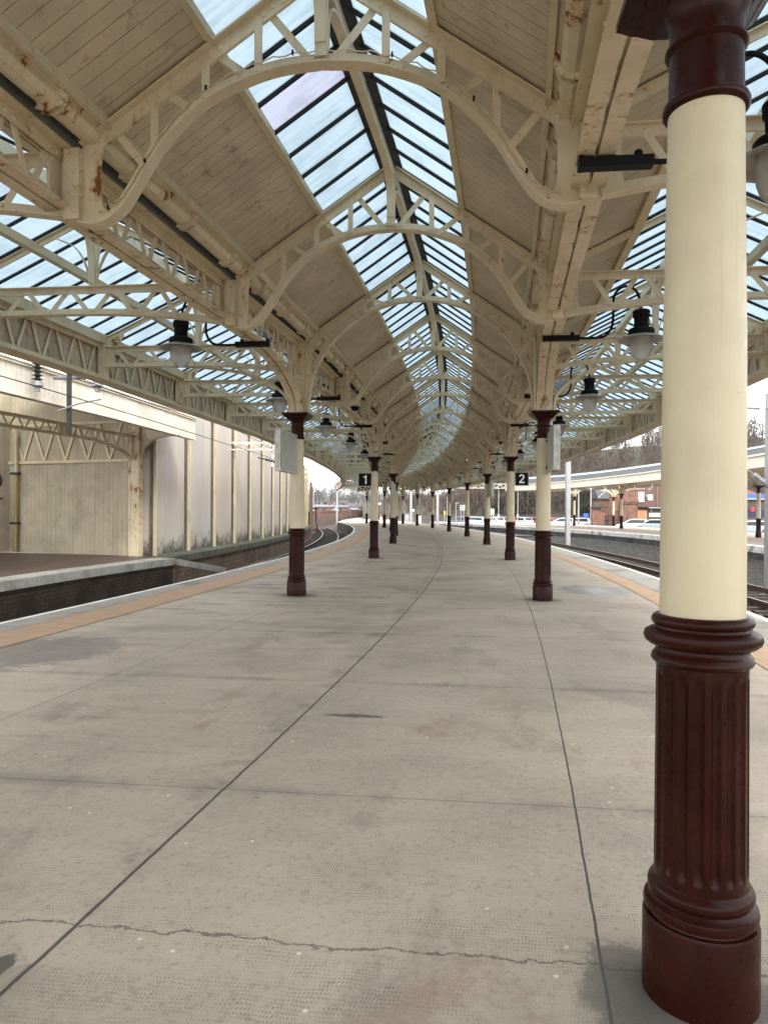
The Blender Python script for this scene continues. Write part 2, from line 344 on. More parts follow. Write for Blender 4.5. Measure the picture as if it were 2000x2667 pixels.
def tactile_m():
    n=N('orange_tactile_paving'); u=n.uv(); x,y,z=n.sep(u)
    a=n.math('SINE',n.math('MULTIPLY',x,2*math.pi/.066)); d=n.math('SINE',n.math('MULTIPLY',y,2*math.pi/.066)); dm=n.ramp(n.math('ADD',a,d),.5,1.2)
    b=n.noise(u,2.5,5,.65); c=n.mix(n.ramp(b,.35,.7),(.47,.30,.17),(.37,.255,.17)); c=n.mix(n.math('MULTIPLY',dm,.45),c,(.20,.12,.07))
    t=n.math('ABSOLUTE',n.math('SUBTRACT',n.math('FRACT',n.math('DIVIDE',y,.4)),.5)); c=n.mix(n.ramp(t,.485,.495,0,.6),c,(.12,.08,.05))
    c=n.mix(n.ramp(n.noise(u,14,5,.7),.56,.75,0,.5),c,(.2,.16,.13)); n.bump(dm,.6,.006); return n.done(c,.7)
tactile=tactile_m()
edgewhite=rough_m('worn_white_edge_paint',(.80,.79,.76),(.70,.69,.65),9,.7,.2,(.55,.53,.48))
coping=rough_m('coping_stone',(.42,.42,.39),(.30,.30,.27),7,.8,.3,(.22,.23,.19))
ballast=None
def ballast_m():
    n=N('track_ballast'); p=n.pos(); v=n.n('ShaderNodeTexVoronoi'); n.l(p,v.inputs['Vector']); v.inputs['Scale'].default_value=10
    r=n.sep(v.outputs['Color'])[0]; c=n.mix(r,(.035,.025,.02),(.24,.15,.115)); c=n.mix(n.ramp(n.noise(p,.35,4),.5,.66,0,.6),c,(.05,.05,.047)); c=n.mix(n.ramp(n.noise(p,4,5,.7),.5,.65,0,.8),c,(.025,.02,.016))
    c=n.mix(n.ramp(v.outputs['Distance'],.3,.7,0,.8),c,(.015,.012,.01)); n.bump(n.math('SUBTRACT',1.,v.outputs['Distance']),1.,.05); return n.done(c,.9)
ballast=ballast_m()
def brick_m(name,c1,c2,mort,w=.46,h=.15,dirt=None,ms=.012,map3=False):
    n=N(name); u=n.uv(); b=n.n('ShaderNodeTexBrick'); n.l(u,b.inputs['Vector']); b.inputs['Scale'].default_value=1; b.inputs['Brick Width'].default_value=w; b.inputs['Row Height'].default_value=h; b.inputs['Mortar Size'].default_value=ms; b.inputs['Mortar Smooth'].default_value=.3
    b.inputs['Color1'].default_value=(*c1,1); b.inputs['Color2'].default_value=(*c2,1); b.inputs['Mortar'].default_value=(*mort,1)
    p=n.pos(); q=n.noise(p,3,6,.7); c=n.mix(n.ramp(q,.35,.7,0,.5),b.outputs['Color'],tuple(x*.5 for x in c1))
    if dirt: c=n.mix(n.ramp(n.noise(p,1.2,6,.7),.45,.62,0,.8),c,dirt)
    n.bump(n.math('SUBTRACT',n.math('MULTIPLY',q,.3),b.outputs['Fac']),.5,.02); return n.done(c,.85)
stone=brick_m('dark_stone_blocks',(.14,.095,.065),(.19,.125,.085),(.06,.05,.04),.5,.17,(.045,.043,.032))
darkbrick=brick_m('sooty_brick',(.055,.036,.026),(.075,.05,.034),(.025,.02,.016),.32,.1,(.016,.013,.010))
redbrick=brick_m('red_brick',(.23,.10,.065),(.28,.125,.08),(.2,.14,.11),.23,.08)
sandstone=brick_m('red_sandstone',(.26,.125,.085),(.33,.165,.11),(.15,.09,.07),.8,.36,(.11,.07,.055),.02)
def render_m():
    n=N('stained_render'); p=n.pos(); a=n.noise(n.vmul(p,(1,1,.35)),.9,5,.65,.3); s=n.noise(n.vmul(p,(5,5,.35)),1,5,.7); wn=n.noise(n.vmul(p,(.31,.31,.03)),1,2)
    c=n.mix(n.ramp(wn,.42,.6),(.50,.455,.405),(.41,.395,.375)); c=n.mix(n.ramp(a,.35,.7,0,.7),c,(.42,.36,.31)); c=n.mix(n.ramp(s,.50,.74,0,.55),c,(.30,.265,.23))
    z=n.sep(p)[2]; zz=n.math('ADD',z,n.math('MULTIPLY',n.math('SUBTRACT',n.noise(p,1.9,6,.7),.5),2.2))
    c=n.mix(n.ramp(zz,.75,-.1,0,.92),c,(.035,.038,.026)); n.bump(s,.15,.01); return n.done(c,.8)
rendered=render_m()
mossy=rough_m('mossy_stone',(.085,.09,.065),(.05,.055,.04),5,.9,.5,(.03,.034,.022))
# ================================================================== GROUND, PLATFORMS, TRACKS
def strip(name,pts_l,pts_r,vv,mat,kind='structure',z0=None,uvx=None):
    """ribbon between two polylines (world), uv = (offset, distance)"""
    m=MB(); n=len(pts_l)
    for i in range(n-1):
        a,b,c,d=pts_l[i],pts_r[i],pts_r[i+1],pts_l[i+1]
        ul,ur=uvx[i];u2l,u2r=uvx[i+1]
        m.add([a,b,c,d],[(0,1,2,3)],[[(ul,vv[i]),(ur,vv[i]),(u2r,vv[i+1]),(u2l,vv[i+1])]])
    return obj(name,m,mat,kind=kind,fix=False)
def olft(k): return -5.22 if k<1.5 else -5.12-.0*k
def edge_l(k): return -5.25+.10*min(1,max(0,(k-.5)/1.5)) if k<8 else -5.15
def edge_r(k): return 5.32-.25*min(1,max(0,(k-1.2)/1.5))
KS=[-1.6+.2*i for i in range(53)]   # to k=8.8
Lp=[P(k,edge_l(k)) for k in KS]; Rp=[P(k,edge_r(k)) for k in KS]
# platform end tapers towards the left
tail_l=[(-6.2,100),(-6.5,112),(-6.5,125),(-6.0,142),(-5.2,164)]; tail_r=[(3.6,98),(2.4,108),(1.2,120),(-.4,142),(-4.4,164)]
KX=[9.6,10.8,12,13.6,15.6]
uvx=[(edge_l(k),edge_r(k)) for k in KS]+[(-5.15,4.6),(-5.1,4.2),(-5.1,3.5),(-5.1,2),(-5,-4)]
Lp+= [Vector((a,b,0)) for a,b in tail_l]; Rp+=[Vector((a,b,0)) for a,b in tail_r]
VV=[10.4*k for k in KS+KX]
m=MB(); 
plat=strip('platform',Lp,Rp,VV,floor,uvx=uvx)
def inset(Aa,Bb,d): return [a+(b-a).normalized()*d for a,b in zip(Aa,Bb)]
up=lambda ps,z: [p+Vector((0,0,z)) for p in ps]
def between(d0,d1,left,z): 
    A,B=(Lp,Rp) if left else (Rp,Lp)
    return up(inset(A,B,d0),z),up(inset(A,B,d1),z)
nK=len(KS)
def band(name,left,d0,d1,z,mat,cnt=None):
    a,b=between(d0,d1,left,z); c=cnt or len(a); a=a[:c];b=b[:c]
    if not left: a,b=b,a
    return strip(name,a,b,VV[:c],mat,uvx=[((0,d1-d0))]*c)
band('white_edge_line',True,.0,.10,.004,edgewhite); band('white_edge_line',False,.0,.11,.004,edgewhite)
band('coping_stones',True,.10,.54,.004,rough_m('worn_coping_slabs',(.33,.31,.27),(.25,.235,.205),3.5,.75,.3,(.13,.12,.105)))
band('coping_stones',False,.11,.80,.004,bpy.data.materials['worn_coping_slabs'])
band('tactile_strip',True,.56,1.24,.006,tactile,nK+1); band('tactile_strip',False,.84,1.26,.006,tactile,nK+1)
def wallstrip(name,pts,z0,z1,mat,kind='structure',th=.0,flip=False,loc=None,tagv=None):
    m=MB(); s=0
    for a,b in zip(pts[:-1],pts[1:]):
        a=Vector(a);b=Vector(b);l=(b-a).length
        q=[Vector((a.x,a.y,z0)),Vector((b.x,b.y,z0)),Vector((b.x,b.y,z1)),Vector((a.x,a.y,z1))]
        m.add(q,[(0,1,2,3)],[[(s,z0),(s+l,z0),(s+l,z1),(s,z1)]]); s+=l
    return obj(name,m,mat,kind=kind,fix=False)
wallstrip('platform_face',Lp,-.001-1.1,-.001,darkbrick); wallstrip('platform_face',Rp,-1.101,-.001,darkbrick); wallstrip('platform_face',[Lp[-1],Rp[-1]],-1.1,-.001,darkbrick)
m=MB(); m.add([(-900,-60,-1.05),(900,-60,-1.05),(900,1500,-1.05),(-900,1500,-1.05)],[(0,1,2,3)]); obj('ground',m,ballast,kind='structure',fix=False)
def kstrip(name,o0,o1,k0,k1,z,mat,n=40,oz1=None):
    ks=[k0+(k1-k0)*i/n for i in range(n+1)]
    return strip(name,[P(k,o0,z) for k in ks],[P(k,o1,oz1 if oz1 is not None else z) for k in ks],[10.4*k for k in ks],mat,uvx=[(o0,o1)]*len(ks))
# dark weathered ballast bank along the foot of the far platform, brown ballast nearer
darkbal=rough_m('dark_weathered_ballast',(.010,.010,.009),(.055,.054,.05),6,.95,1.,(.02,.02,.018),.06)
kstrip('track_bed',10.6,14.7,1,9.,-1.0,darkbal,40,-.62)
# ---- rails
railtop=simple('worn_rail_steel',(.34,.31,.28),.45,.4,.2); railside=simple('rusty_rail_steel',(.09,.05,.03),.7)
timber=simple('dark_sleepers',(.05,.042,.035),.85)
def track(oc,k0,k1,label,name='railway_track'):
    base=P(k0,oc,-1.05); t=empty(name,base,0,label,'track','railway tracks beside the platform')
    n=int((k1-k0)*8); ks=[k0+(k1-k0)*i/n for i in range(n+1)]
    for s in (-.75,.75):
        path=[P(k,oc+s,-.86)-base for k in ks]; m=MB()
        for a,b in zip(path[:-1],path[1:]): m.bar(a,b,.066,.16)
        r=obj('rail',m,railside,t); m2=MB()
        for a,b in zip(path[:-1],path[1:]): m2.bar(a+Vector((0,0,.082)),b+Vector((0,0,.082)),.06,.006)
        obj('railhead',m2,railtop,r)
    m=MB(); l=(k1-k0)*10.4; ns=int(l/.75)
    for i in range(ns):
        k=k0+(k1-k0)*i/ns; a=P(k,oc-1.25,-1.0)-base; b=P(k,oc+1.25,-1.0)-base; m.bar(a,b,.25,.12)
    o=obj('sleepers',m,timber,t); o['kind']='stuff'
track(-7.2,.3,8.9,'railway track curving between the platform and the panelled wall')
track(9.3,.3,9.2,'railway track running through the cutting right of the platform')
def stones(name,n,o0,o1,k0,k1,zf,mat,label,seed):
    rd=random.Random(seed); m=MB()
    for i in range(n):
        o=rd.uniform(o0,o1); k=k0+(k1-k0)*rd.random()**1.4; c=P(k,o,zf(o)); r=rd.uniform(.035,.085)
        v=[c+Vector((rd.uniform(.6,1)*r*a,rd.uniform(.6,1)*r*b,rd.uniform(.5,.9)*r*d)) for a,b,d in ((1,.2,0),(-.2,1,.1),(-1,-.2,0),(.2,-1,0),(.1,0,1),(0,.1,-1))]
        m.add(v,[(0,1,4),(1,2,4),(2,3,4),(3,0,4),(1,0,5),(2,1,5),(3,2,5),(0,3,5)])
    o=obj(name,m,mat,kind='stuff',fix=False); o['label']=label; o['category']='ballast'
bst=rough_m('brown_ballast_stone',(.20,.12,.09),(.10,.065,.05),6,.9,.2,(.05,.04,.035)); dst=rough_m('grey_ballast_stone',(.075,.073,.068),(.03,.03,.028),6,.9,.2,(.11,.108,.10))
stones('ballast_stones',9000,7.0,10.9,.9,5.5,lambda o:-1.02,bst,'reddish brown track stones right of the platform',5)
stones('ballast_stones',8000,10.7,14.3,1.0,5.5,lambda o:-1.0+.38*(o-10.6)/4.1+.01,dst,'dark grey stones banked below the far platform',6)
stones('ballast_stones',4000,-9.0,-5.5,3.2,7.5,lambda o:-1.02,dst,'dark stones around the curving left track',7)
# ---- opposite platform, left
OE=[(-8.9,.3),(-8.9,1.0),(-8.85,1.4),(-8.42,1.86)]
oe=[P(k,o) for o,k in OE]; oend=Vector((-7.9,23.75,0)); far=[Vector((-26,oe[0].y,0)),Vector((-26,27.5,0))]
brown=rough_m('brown_platform_paving',(.105,.066,.05),(.075,.048,.038),5,.45,.15,(.045,.03,.026))
m=MB(); m.add(oe+[oend,far[1],far[0]],[tuple(range(7))]); obj('opposite_platform',m,brown,kind='structure')
inn=[p+Vector((-.62,-.05,0)) for p in oe]
m=MB()
for i in range(3): m.hexa([oe[i]+Vector((.06,0,-.2)),oe[i+1]+Vector((.06,0,-.2)),inn[i+1]+Vector((0,0,-.2)),inn[i]+Vector((0,0,-.2))],[oe[i]+Vector((.06,0,.012)),oe[i+1]+Vector((.06,0,.012)),inn[i+1]+Vector((0,0,.012)),inn[i]+Vector((0,0,.012))])
obj('opposite_coping',m,coping,kind='structure')
wallstrip('opposite_platform_face',oe+[oend],-1.05,-.2,darkbrick)
m=MB(); m.bar(oe[-1]+Vector((.05,.1,-.12)),Vector((-5.55,24.6,-.55)),.22,.2); tag(obj('concrete_beam',m,coping),'sloping concrete beam running off the corner of the opposite platform','beam')
# ---- platform 3 (right)
E3=[(14.6,6),(15.6,14),(16.6,22),(17.44,33.6),(18.1,43),(18.1,50),(17.3,58),(15.67,67.7),(12.9,80),(9.8,92),(6.8,104)]
E3=[Vector((a,b,0)) for a,b in spline(E3,4)]
B3=[p+Vector((12.5,2.0,0)) for p in E3]
s3=[i*2.5 for i in range(len(E3))]
strip('far_platform',E3,B3,s3,rough_m('pale_far_paving',(.36,.325,.27),(.29,.265,.22),.9,.8,.1),uvx=[(0,9)]*len(E3))
strip('far_platform_coping',[p+Vector((-.03,0,.005)) for p in E3],[p+Vector((.55,.05,.005)) for p in E3],s3,edgewhite,uvx=[(0,.6)]*len(E3))
wallstrip('far_platform_coping',[p+Vector((-.03,0,0)) for p in E3],-.30,.005,rough_m('flaking_white_coping',(.72,.72,.70),(.5,.5,.48),6,.7,.2,(.12,.12,.12)))
wallstrip('far_platform_face',E3,-1.05,-.30,rough_m('sooty_platform_wall',(.022,.022,.023),(.09,.09,.09),2.6,.9,.3,(.012,.012,.012)))
wallstrip('far_platform_face',B3,-1.05,0,redbrick)
# ---- car park and terrain
tarmac=rough_m('tarmac',(.07,.07,.072),(.05,.05,.052),2,.9)
m=MB(); m.add([(8,70,-.80),(140,20,-.80),(160,140,-.80),(30,150,-.80),(4,125,-.80)],[(0,1,2,3,4)]); obj('car_park',m,tarmac,kind='structure',fix=False)
hillm=rough_m('winter_hillside',(.055,.045,.03),(.032,.033,.02),.25,1.,.2,(.06,.05,.035))
def terr(name,az,prof,mat,rows=10):
    """prof: list of (dist, fn(az)->height)"""
    m=MB(); vs=[]; n=len(az)
    for d,h in prof:
        for a in az:
            c=1/math.sqrt(1+a*a); vs.append((a*d*c*1.0,d*c,h(a)+random.uniform(-.4,.4)*(d/200)))
    fs=[(i*n+j,i*n+j+1,(i+1)*n+j+1,(i+1)*n+j) for i in range(len(prof)-1) for j in range(n-1)]
    m.add(vs,fs); return obj(name,m,mat,kind='structure',fix=False,smooth=None)
def interp(xs,ys): return lambda a: float(np.interp(a,xs,ys))
hz=interp([-.02,.05,.085,.12,.16,.22,.30,.40,.55,.9],[.009,.019,.026,.034,.052,.068,.088,.094,.100,.107])
AZ=[-.03+.93*i/44 for i in range(45)]
terr('wooded_hill',AZ,[(118,lambda a:-1.0),(135,lambda a:1.0+hz(a)*135*.08),(160,lambda a:1.55+hz(a)*160*.42),(190,lambda a:1.55+hz(a)*190*.8),(230,lambda a:1.55+hz(a)*230*.95),(300,lambda a:1.55+hz(a)*300*.7)],hillm)
hz2=interp([-.6,-.2,-.1,-.05,.05,.2],[.022,.022,.020,.018,.012,.006])
AZ2=[-.6+.75*i/40 for i in range(41)]
terr('far_hill',AZ2,[(150,lambda a:-1.2),(210,lambda a:0.2),(320,lambda a:1.55+hz2(a)*320*.2),(480,lambda a:1.55+hz2(a)*480*.7),(650,lambda a:1.55+hz2(a)*650),(900,lambda a:1.55+hz2(a)*900*.9)],rough_m('distant_fields',(.10,.105,.065),(.075,.075,.05),.05,1.,.1))
# ================================================================== CENTRE ROOF TRUSSES
ARCH_MID=[(0,5.205),(.35,5.175),(.63,5.10),(.93,4.97),(1.16,4.80),(1.39,4.545),(1.55,4.29),(1.68,4.10),(1.80,4.00),(1.93,3.955),(2.08,3.975)]
ARCH_COL=[(0,5.30),(.35,5.275),(.65,5.20),(1.0,5.05),(1.32,4.82),(1.57,4.57),(1.78,4.25),(1.91,3.95),(1.97,3.62),(1.995,3.32)]
RT=lambda u: 4.66+(2.03-u)*.69     # rafter top
def tube_w(mb): return mb
def truss_meshes(col):
    A=spline(ARCH_COL if col else ARCH_MID,5)
    right=[(x,z) for x,z in A]; full=[(-x,z) for x,z in A[::-1]][:-1]+right
    az=lambda u: float(np.interp(abs(u),[p[0] for p in A],[p[1] for p in A]))
    d={}
    m=MB(); m.arc(full,-.068,.068,0,.013); m.arc(full,-.014,.014,.013,.095)
    d['arched_chord']=m
    for s,nm in ((1,'rafter'),(-1,'rafter_')):
        m=MB(); pa=[(0,RT(0)),(s*2.06,RT(2.06))]
        if s<0: pa=[(-2.06,RT(2.06)),(0,RT(0))]
        m.arc(pa,-.085,.085,-.013,0); m.arc(pa,-.016,.016,-.115,-.013); d[nm]=m
    m=MB()
    for s in (-1,1):
        for u in (.53,.98,1.42): m.box(min(s*(u-.033),s*(u+.033)),max(s*(u-.033),s*(u+.033)),-.026,-.016,az(u)+.05,RT(u)-.06)
        for u,v in ((.45,.10),(.90,.62),(1.34,1.10),(1.78,1.50)):
            m.bar((s*u,.021,RT(u)-.07),(s*v,.021,az(v)+.06),.066,.010,side=(1,0,.3))
    d['web_bars']=m
    m=MB()
    m.box(-.05,-.018,-.012,.012,az(0)+.02,RT(0)-.03); m.box(.018,.05,-.012,.012,az(0)+.02,RT(0)-.03); m.box(-.05,.05,-.055,-.045,az(0)+.05,RT(0)-.05)
    m.prism([(-.34,RT(.34)-.11),(0,RT(0)-.12),(.34,RT(.34)-.11),(.34,RT(.34)-.02),(0,RT(0)-.02),(-.34,RT(.34)-.02)],-.024,.024)
    d['king_hanger']=m
    G={}
    for s in (-1,1):
        m=MB(); G[s]=m
        if col:
            o=[(2.10,3.35),(2.10,4.60),(1.99,4.68),(1.80,4.80),(1.83,4.66),(1.90,4.45),(1.96,4.15),(1.995,3.75),(2.0,3.4)]
        else:
            o=[(2.10,4.0),(2.10,4.60),(2.02,4.66),(1.76,4.83),(1.84,4.70),(1.885,4.60),(1.90,4.48),(1.90,4.22),(1.885,4.13),(1.83,4.05),(1.74,4.06),(1.82,4.00),(1.93,3.968),(2.04,3.975)]
        m.prism([(s*a,b) for a,b in o],-.010,.010)
        zb=3.34 if col else 4.0
        m.box(min(s*2.06,s*2.20),max(s*2.06,s*2.20),-.075,.075,zb,4.60)
    d['gusset_plate']=G[1]; d['gusset_plate_']=G[-1]
    for s in (-1,1):
        for f in (-1,1):
            for u in (.20,.29,.41,.49,.86,.94,1.30,1.38,1.70,1.80,1.90,2.0):
                dz=RT(u)-.075; d['rafter' if s>0 else 'rafter_'].rivet((s*u,f*.0165 if u>.35 else f*.0245,dz),(0,f,0),.017)
            for u in (.07,.14,.50,.58,.66,.95,1.02,1.12,1.42,1.53):
                d['arched_chord'].rivet((s*u,f*.0145,az(u)+.055),(0,f,0),.015)
            m=G[s]; z0=3.5 if col else 4.07
            for i in range(9 if col else 5): m.rivet((s*2.10,f*.076,z0+.11*i),(0,f,0),.015)
            for i in range(9 if col else 5): m.rivet((s*2.16,f*.076,z0+.05+.11*i),(0,f,0),.015)
        for i in range(9 if col else 5):
            m.rivet((s*2.058,.045,z0+.03+.11*i),(-s,0,0),.014); m.rivet((s*2.058,-.045,z0+.03+.11*i),(-s,0,0),.014)
    return d
def make_truss(col,name):
    r=empty(name,(0,0,0))
    for k,m in truss_meshes(col).items():
        obj(k.rstrip('_'),m,cream_rusty if k.startswith('gusset') else cream,r,smooth=35 if not k.startswith('web') else None)
    index_later.append(r); return r
index_later=[]
NT=25
protoM=make_truss(False,'roof_truss'); protoC=make_truss(True,'column_truss')
bpy.context.view_layer.update(); index(protoM); index(protoC)
usedM=usedC=False
for i in range(NT):
    k=(i+1)/3; loc=P(k,0); a=ang(k); col=(i%3==2)
    if col: lab=f"cream arched truss whose feet come down on the {ORD[i//3]} complete pair of columns"
    else: lab=f"cream arched truss without columns, {ORD[i]} arch counted from the camera"
    grp='arched trusses standing on columns' if col else 'arched trusses hung between the columns'
    if col:
        if not usedC: r=protoC; usedC=True
        else: r=dup(protoC,loc,a)
    else:
        if not usedM: r=protoM; usedM=True
        else: r=dup(protoM,loc,a)
    r.location=loc; r.rotation_euler=(0,0,a); tag(r,lab,'roof truss',grp)
# ================================================================== IRON COLUMNS
def column_meshes():
    d={}
    m=MB(); m.lathe([(.176,0),(.176,.245),(.172,.256),(.160,.258),(.158,.264),(.170,.270),(.174,.285),(.170,.300),(.156,.306),(.150,.316),(.152,.324),(.160,.332),(.161,.345),(.156,.358),(.146,.364),(.142,.372)],48); d['base']=m
    nfl=18
    def fl(an,z):
        if z<.405 or z>1.035: return 0
        ph=(an*nfl/(2*math.pi))%1; x=abs(ph-.5)/.27
        e=min((z-.405)/.03,(1.035-z)/.03,1)
        return -.011*math.sqrt(max(0,1-x*x))*math.sqrt(max(0,e)) if x<1 else 0
    m=MB(); zs=[.368,.395,.406,.410,.416,.424,.435,.6,.8,.99,1.005,1.016,1.024,1.030,1.0345,1.045,1.075]
    m.lathe([(.141-(z-.37)*.004,z) for z in zs],nfl*12,f=fl); d['fluted_drum']=m
    m=MB(); m.lathe([(.139,1.062),(.150,1.068),(.155,1.078),(.152,1.092),(.146,1.098),(.139,1.108),(.139,1.118),(.160,1.124),(.175,1.136),(.179,1.150),(.174,1.165),(.158,1.174),(.146,1.178),(.144,1.186),(.152,1.192),(.155,1.203),(.150,1.215),(.140,1.221),(.128,1.222)],48); d['collar']=m
    m=MB(); m.lathe([(.129,1.215),(.1285,1.5),(.1245,2.1),(.1175,2.6),(.1145,2.84)],48); d['shaft']=m
    m=MB(); m.lathe([(.114,2.836),(.124,2.838),(.131,2.846),(.132,2.86),(.127,2.872),(.116,2.876),(.114,2.885),(.112,3.03),(.119,3.034),(.125,3.042),(.124,3.052),(.114,3.06),(.111,3.10),(.118,3.14),(.136,3.18),(.155,3.205)],40)
    def sq(h,z): return [(-h,-h,z),(h,-h,z),(h,h,z),(-h,h,z)]
    m.hexa(sq(.135,3.175),sq(.185,3.225)); m.hexa(sq(.19,3.227),sq(.232,3.272)); m.box(-.236,.236,-.236,.236,3.274,3.302)
    d['capital']=m
    m=MB(); m.box(-.106,.106,-.118,-.102,3.302,4.02); m.box(-.106,.106,.102,.118,3.302,4.02)
    m.box(-.012,.012,-.1,.1,3.302,4.1); m.box(-.11,-.095,-.075,.075,3.302,4.1); m.box(.095,.11,-.075,.075,3.302,4.1)
    for f in (-1,1):
        for i in range(7):
            for x in (-.08,.08): m.rivet((x,f*.1185,3.40+.1*i),(0,f,0),.013)
    d['stanchion']=m
    m=MB(); m.tube([(-.165,-.12,3.303),(-.165,-.12,3.55),(-.165,-.12,3.9),(-.17,-.08,4.45),(-.19,.0,4.75)],.030,10); m.lathe([(.04,0),(.04,.03)],10,(-.165,-.12,3.42)); m.lathe([(.04,0),(.04,.03)],10,(-.165,-.12,3.86)); d['drainpipe']=m
    m=MB(); m.tube(spline([(.165,-.1,3.303),(.172,-.1,3.48),(.23,-.1,3.62),(.42,-.1,3.80),(.72,-.1,3.97),(1.15,-.1,4.10),(2.0,-.1,4.215),(3.0,-.1,4.25),(3.66,-.1,4.265)],4),.030,10); m.lathe([(.04,0),(.04,.03)],10,(.165,-.1,3.40)); [m.tube([(x,-.1,z-.001),(x+.035,-.1,z+.001)],.039,10) for x,z in ((1.16,4.102),(2.3,4.228),(.72,3.972))]; d['drainpipe_']=m
    return d
CM={'base':maroon,'fluted_drum':maroon,'collar':maroon,'shaft':cream_shaft,'capital':maroon,'stanchion':cream_rusty,'drainpipe':cream_clean,'drainpipe_':cream_clean}
pc=empty('iron_column',(0,0,0))
for k,m in column_meshes().items(): obj(k.rstrip('_'),m,CM[k],pc,smooth=38)
bpy.context.view_layer.update(); index(pc)
def place(proto,flag,loc,rz,label,cat,group,scale=None):
    if not flag.get('u'): r=proto; flag['u']=1; r.location=loc; r.rotation_euler=(0,0,rz)
    else: r=dup(proto,loc,rz,scale=scale)
    return tag(r,label,cat,group)
fc={}
colext={(1,1):'carrying a sign cabinet on its near side, right row',(1,-1):'carrying a grey sign cabinet, left row',(2,-1):'beside the black board with the white figure 1',(2,1):'beside the black board with the white figure 2'}
place(pc,fc,Vector((1.031,2.30,0)),ang(0),'huge maroon and cream fluted column filling the right foreground','column','columns of the right row')
for k in range(1,9):
    for s in (1,-1):
        side='right' if s>0 else 'left'
        lab=f"maroon and cream iron column {colext[(k,s)]}" if (k,s) in colext else f"maroon and cream iron column, {ORD[k-(0 if s>0 else 1)]} of the {side} row counted from the camera"
        place(pc,fc,P(k,s*2.2),ang(k)+(math.pi if s<0 else 0),lab,'column',f'columns of the {side} row')
# ================================================================== LONGITUDINAL GIRDERS (one per bay and row)
def lattice(m,xs0,xs1,zb,zt,n,w=.062,t=.011,y=.022):
    p=(xs1-xs0)/n
    for i in range(n):
        a=xs0+p*i; b=a+p
        zz=(zb(a+p*.5))
        m.bar((a+.05,-y,zt),(a+p*.5-.035,-y,zz),w,t,side=(1,0,.3)); m.bar((b-.05,y,zt),(a+p*.5+.035,y,zz),w,t,side=(1,0,.3))
GB=spline([(.115,3.31),(.17,3.47),(.37,3.66),(.9,3.88),(1.5,4.01),(2.2,4.085),(2.8,4.10)],5)
GP=GB+[(BAY/2,4.10)]+[(BAY-x,z) for x,z in GB[::-1]]
def gz(x): return float(np.interp(x,[p[0] for p in GP],[p[1] for p in GP]))
def girder_meshes():
    d={}
    m=MB(); m.arc(GP,-.135,-.014,0,.014); m.arc(GP,.014,.135,0,.014); m.arc(GP,-.030,-.018,.014,.10); m.arc(GP,.018,.030,.014,.10); d['bottom_chord']=m
    m=MB(); m.box(0,BAY,-.135,.135,4.603,4.617); m.box(0,BAY,-.030,-.018,4.51,4.603); m.box(0,BAY,.018,.030,4.51,4.603); d['top_chord']=m
    L3=BAY/3
    for i in range(3):
        m=MB(); lattice(m,L3*i+(.14 if i else .2),L3*(i+1)-(.14 if i<2 else .2),lambda x:gz(x)+.05,4.53,6,y=.008)
        d['lattice_bars'+'_'*i]=m
    for i in (1,2):
        m=MB(); d['web_plate'+'_'*i]=m
        x=L3*i; m.box(x-.16,x+.16,-.009,.009,4.12,4.59); m.box(x-.012,x+.012,-.10,.10,4.12,4.59)
    for x in (0,BAY):
        m=MB(); m.box(max(0,x-.2),min(BAY,x+.2),-.009,.009,3.7,4.59); d['web_plate'+('___' if x else '____')]=m
    for f in (-1,1):
        for i in range(3):
            p=(L3-.3)/6
            for j in range(7):
                x=L3*i+.15+p*j
                for dx in (-.05,.05): d['top_chord'].rivet((x+dx,f*.031,4.55),(0,f,0),.014)
                if j<6:
                    for dx in (-.04,.04): d['bottom_chord'].rivet((x+p/2+dx,f*.031,gz(x+p/2)+.055),(0,f,0),.014)
        for x in (L3,2*L3):
            for j in range(4):
                for dx in (-.13,.13): d['web_plate'+('_' if x==L3 else '__')].rivet((x+dx,f*.0095,4.18+.1*j),(0,f,0),.014)
    return d
pg=empty('longitudinal_girder',(0,0,0))
for k,m in girder_meshes().items(): obj(k.rstrip('_'),m,cream_rusty if k in('bottom_chord',) else cream,pg,smooth=None if k.startswith('lattice') else 35)
bpy.context.view_layer.update(); index(pg)
fg={}; bayname=['nearest bay','second bay along','third bay along','fourth bay along','fifth bay along','sixth bay along','seventh bay along','eighth bay along']
for k in range(8):
    for s in (-1,1):
        a,rz,l=chord(k,k+1,s*2.2)
        r=place(pg,fg,a,rz,f"cream lattice girder above the {'left' if s<0 else 'right'} column row, {bayname[k]}",'girder','lattice girders along the column rows'); r.scale=(l/BAY,1,1)
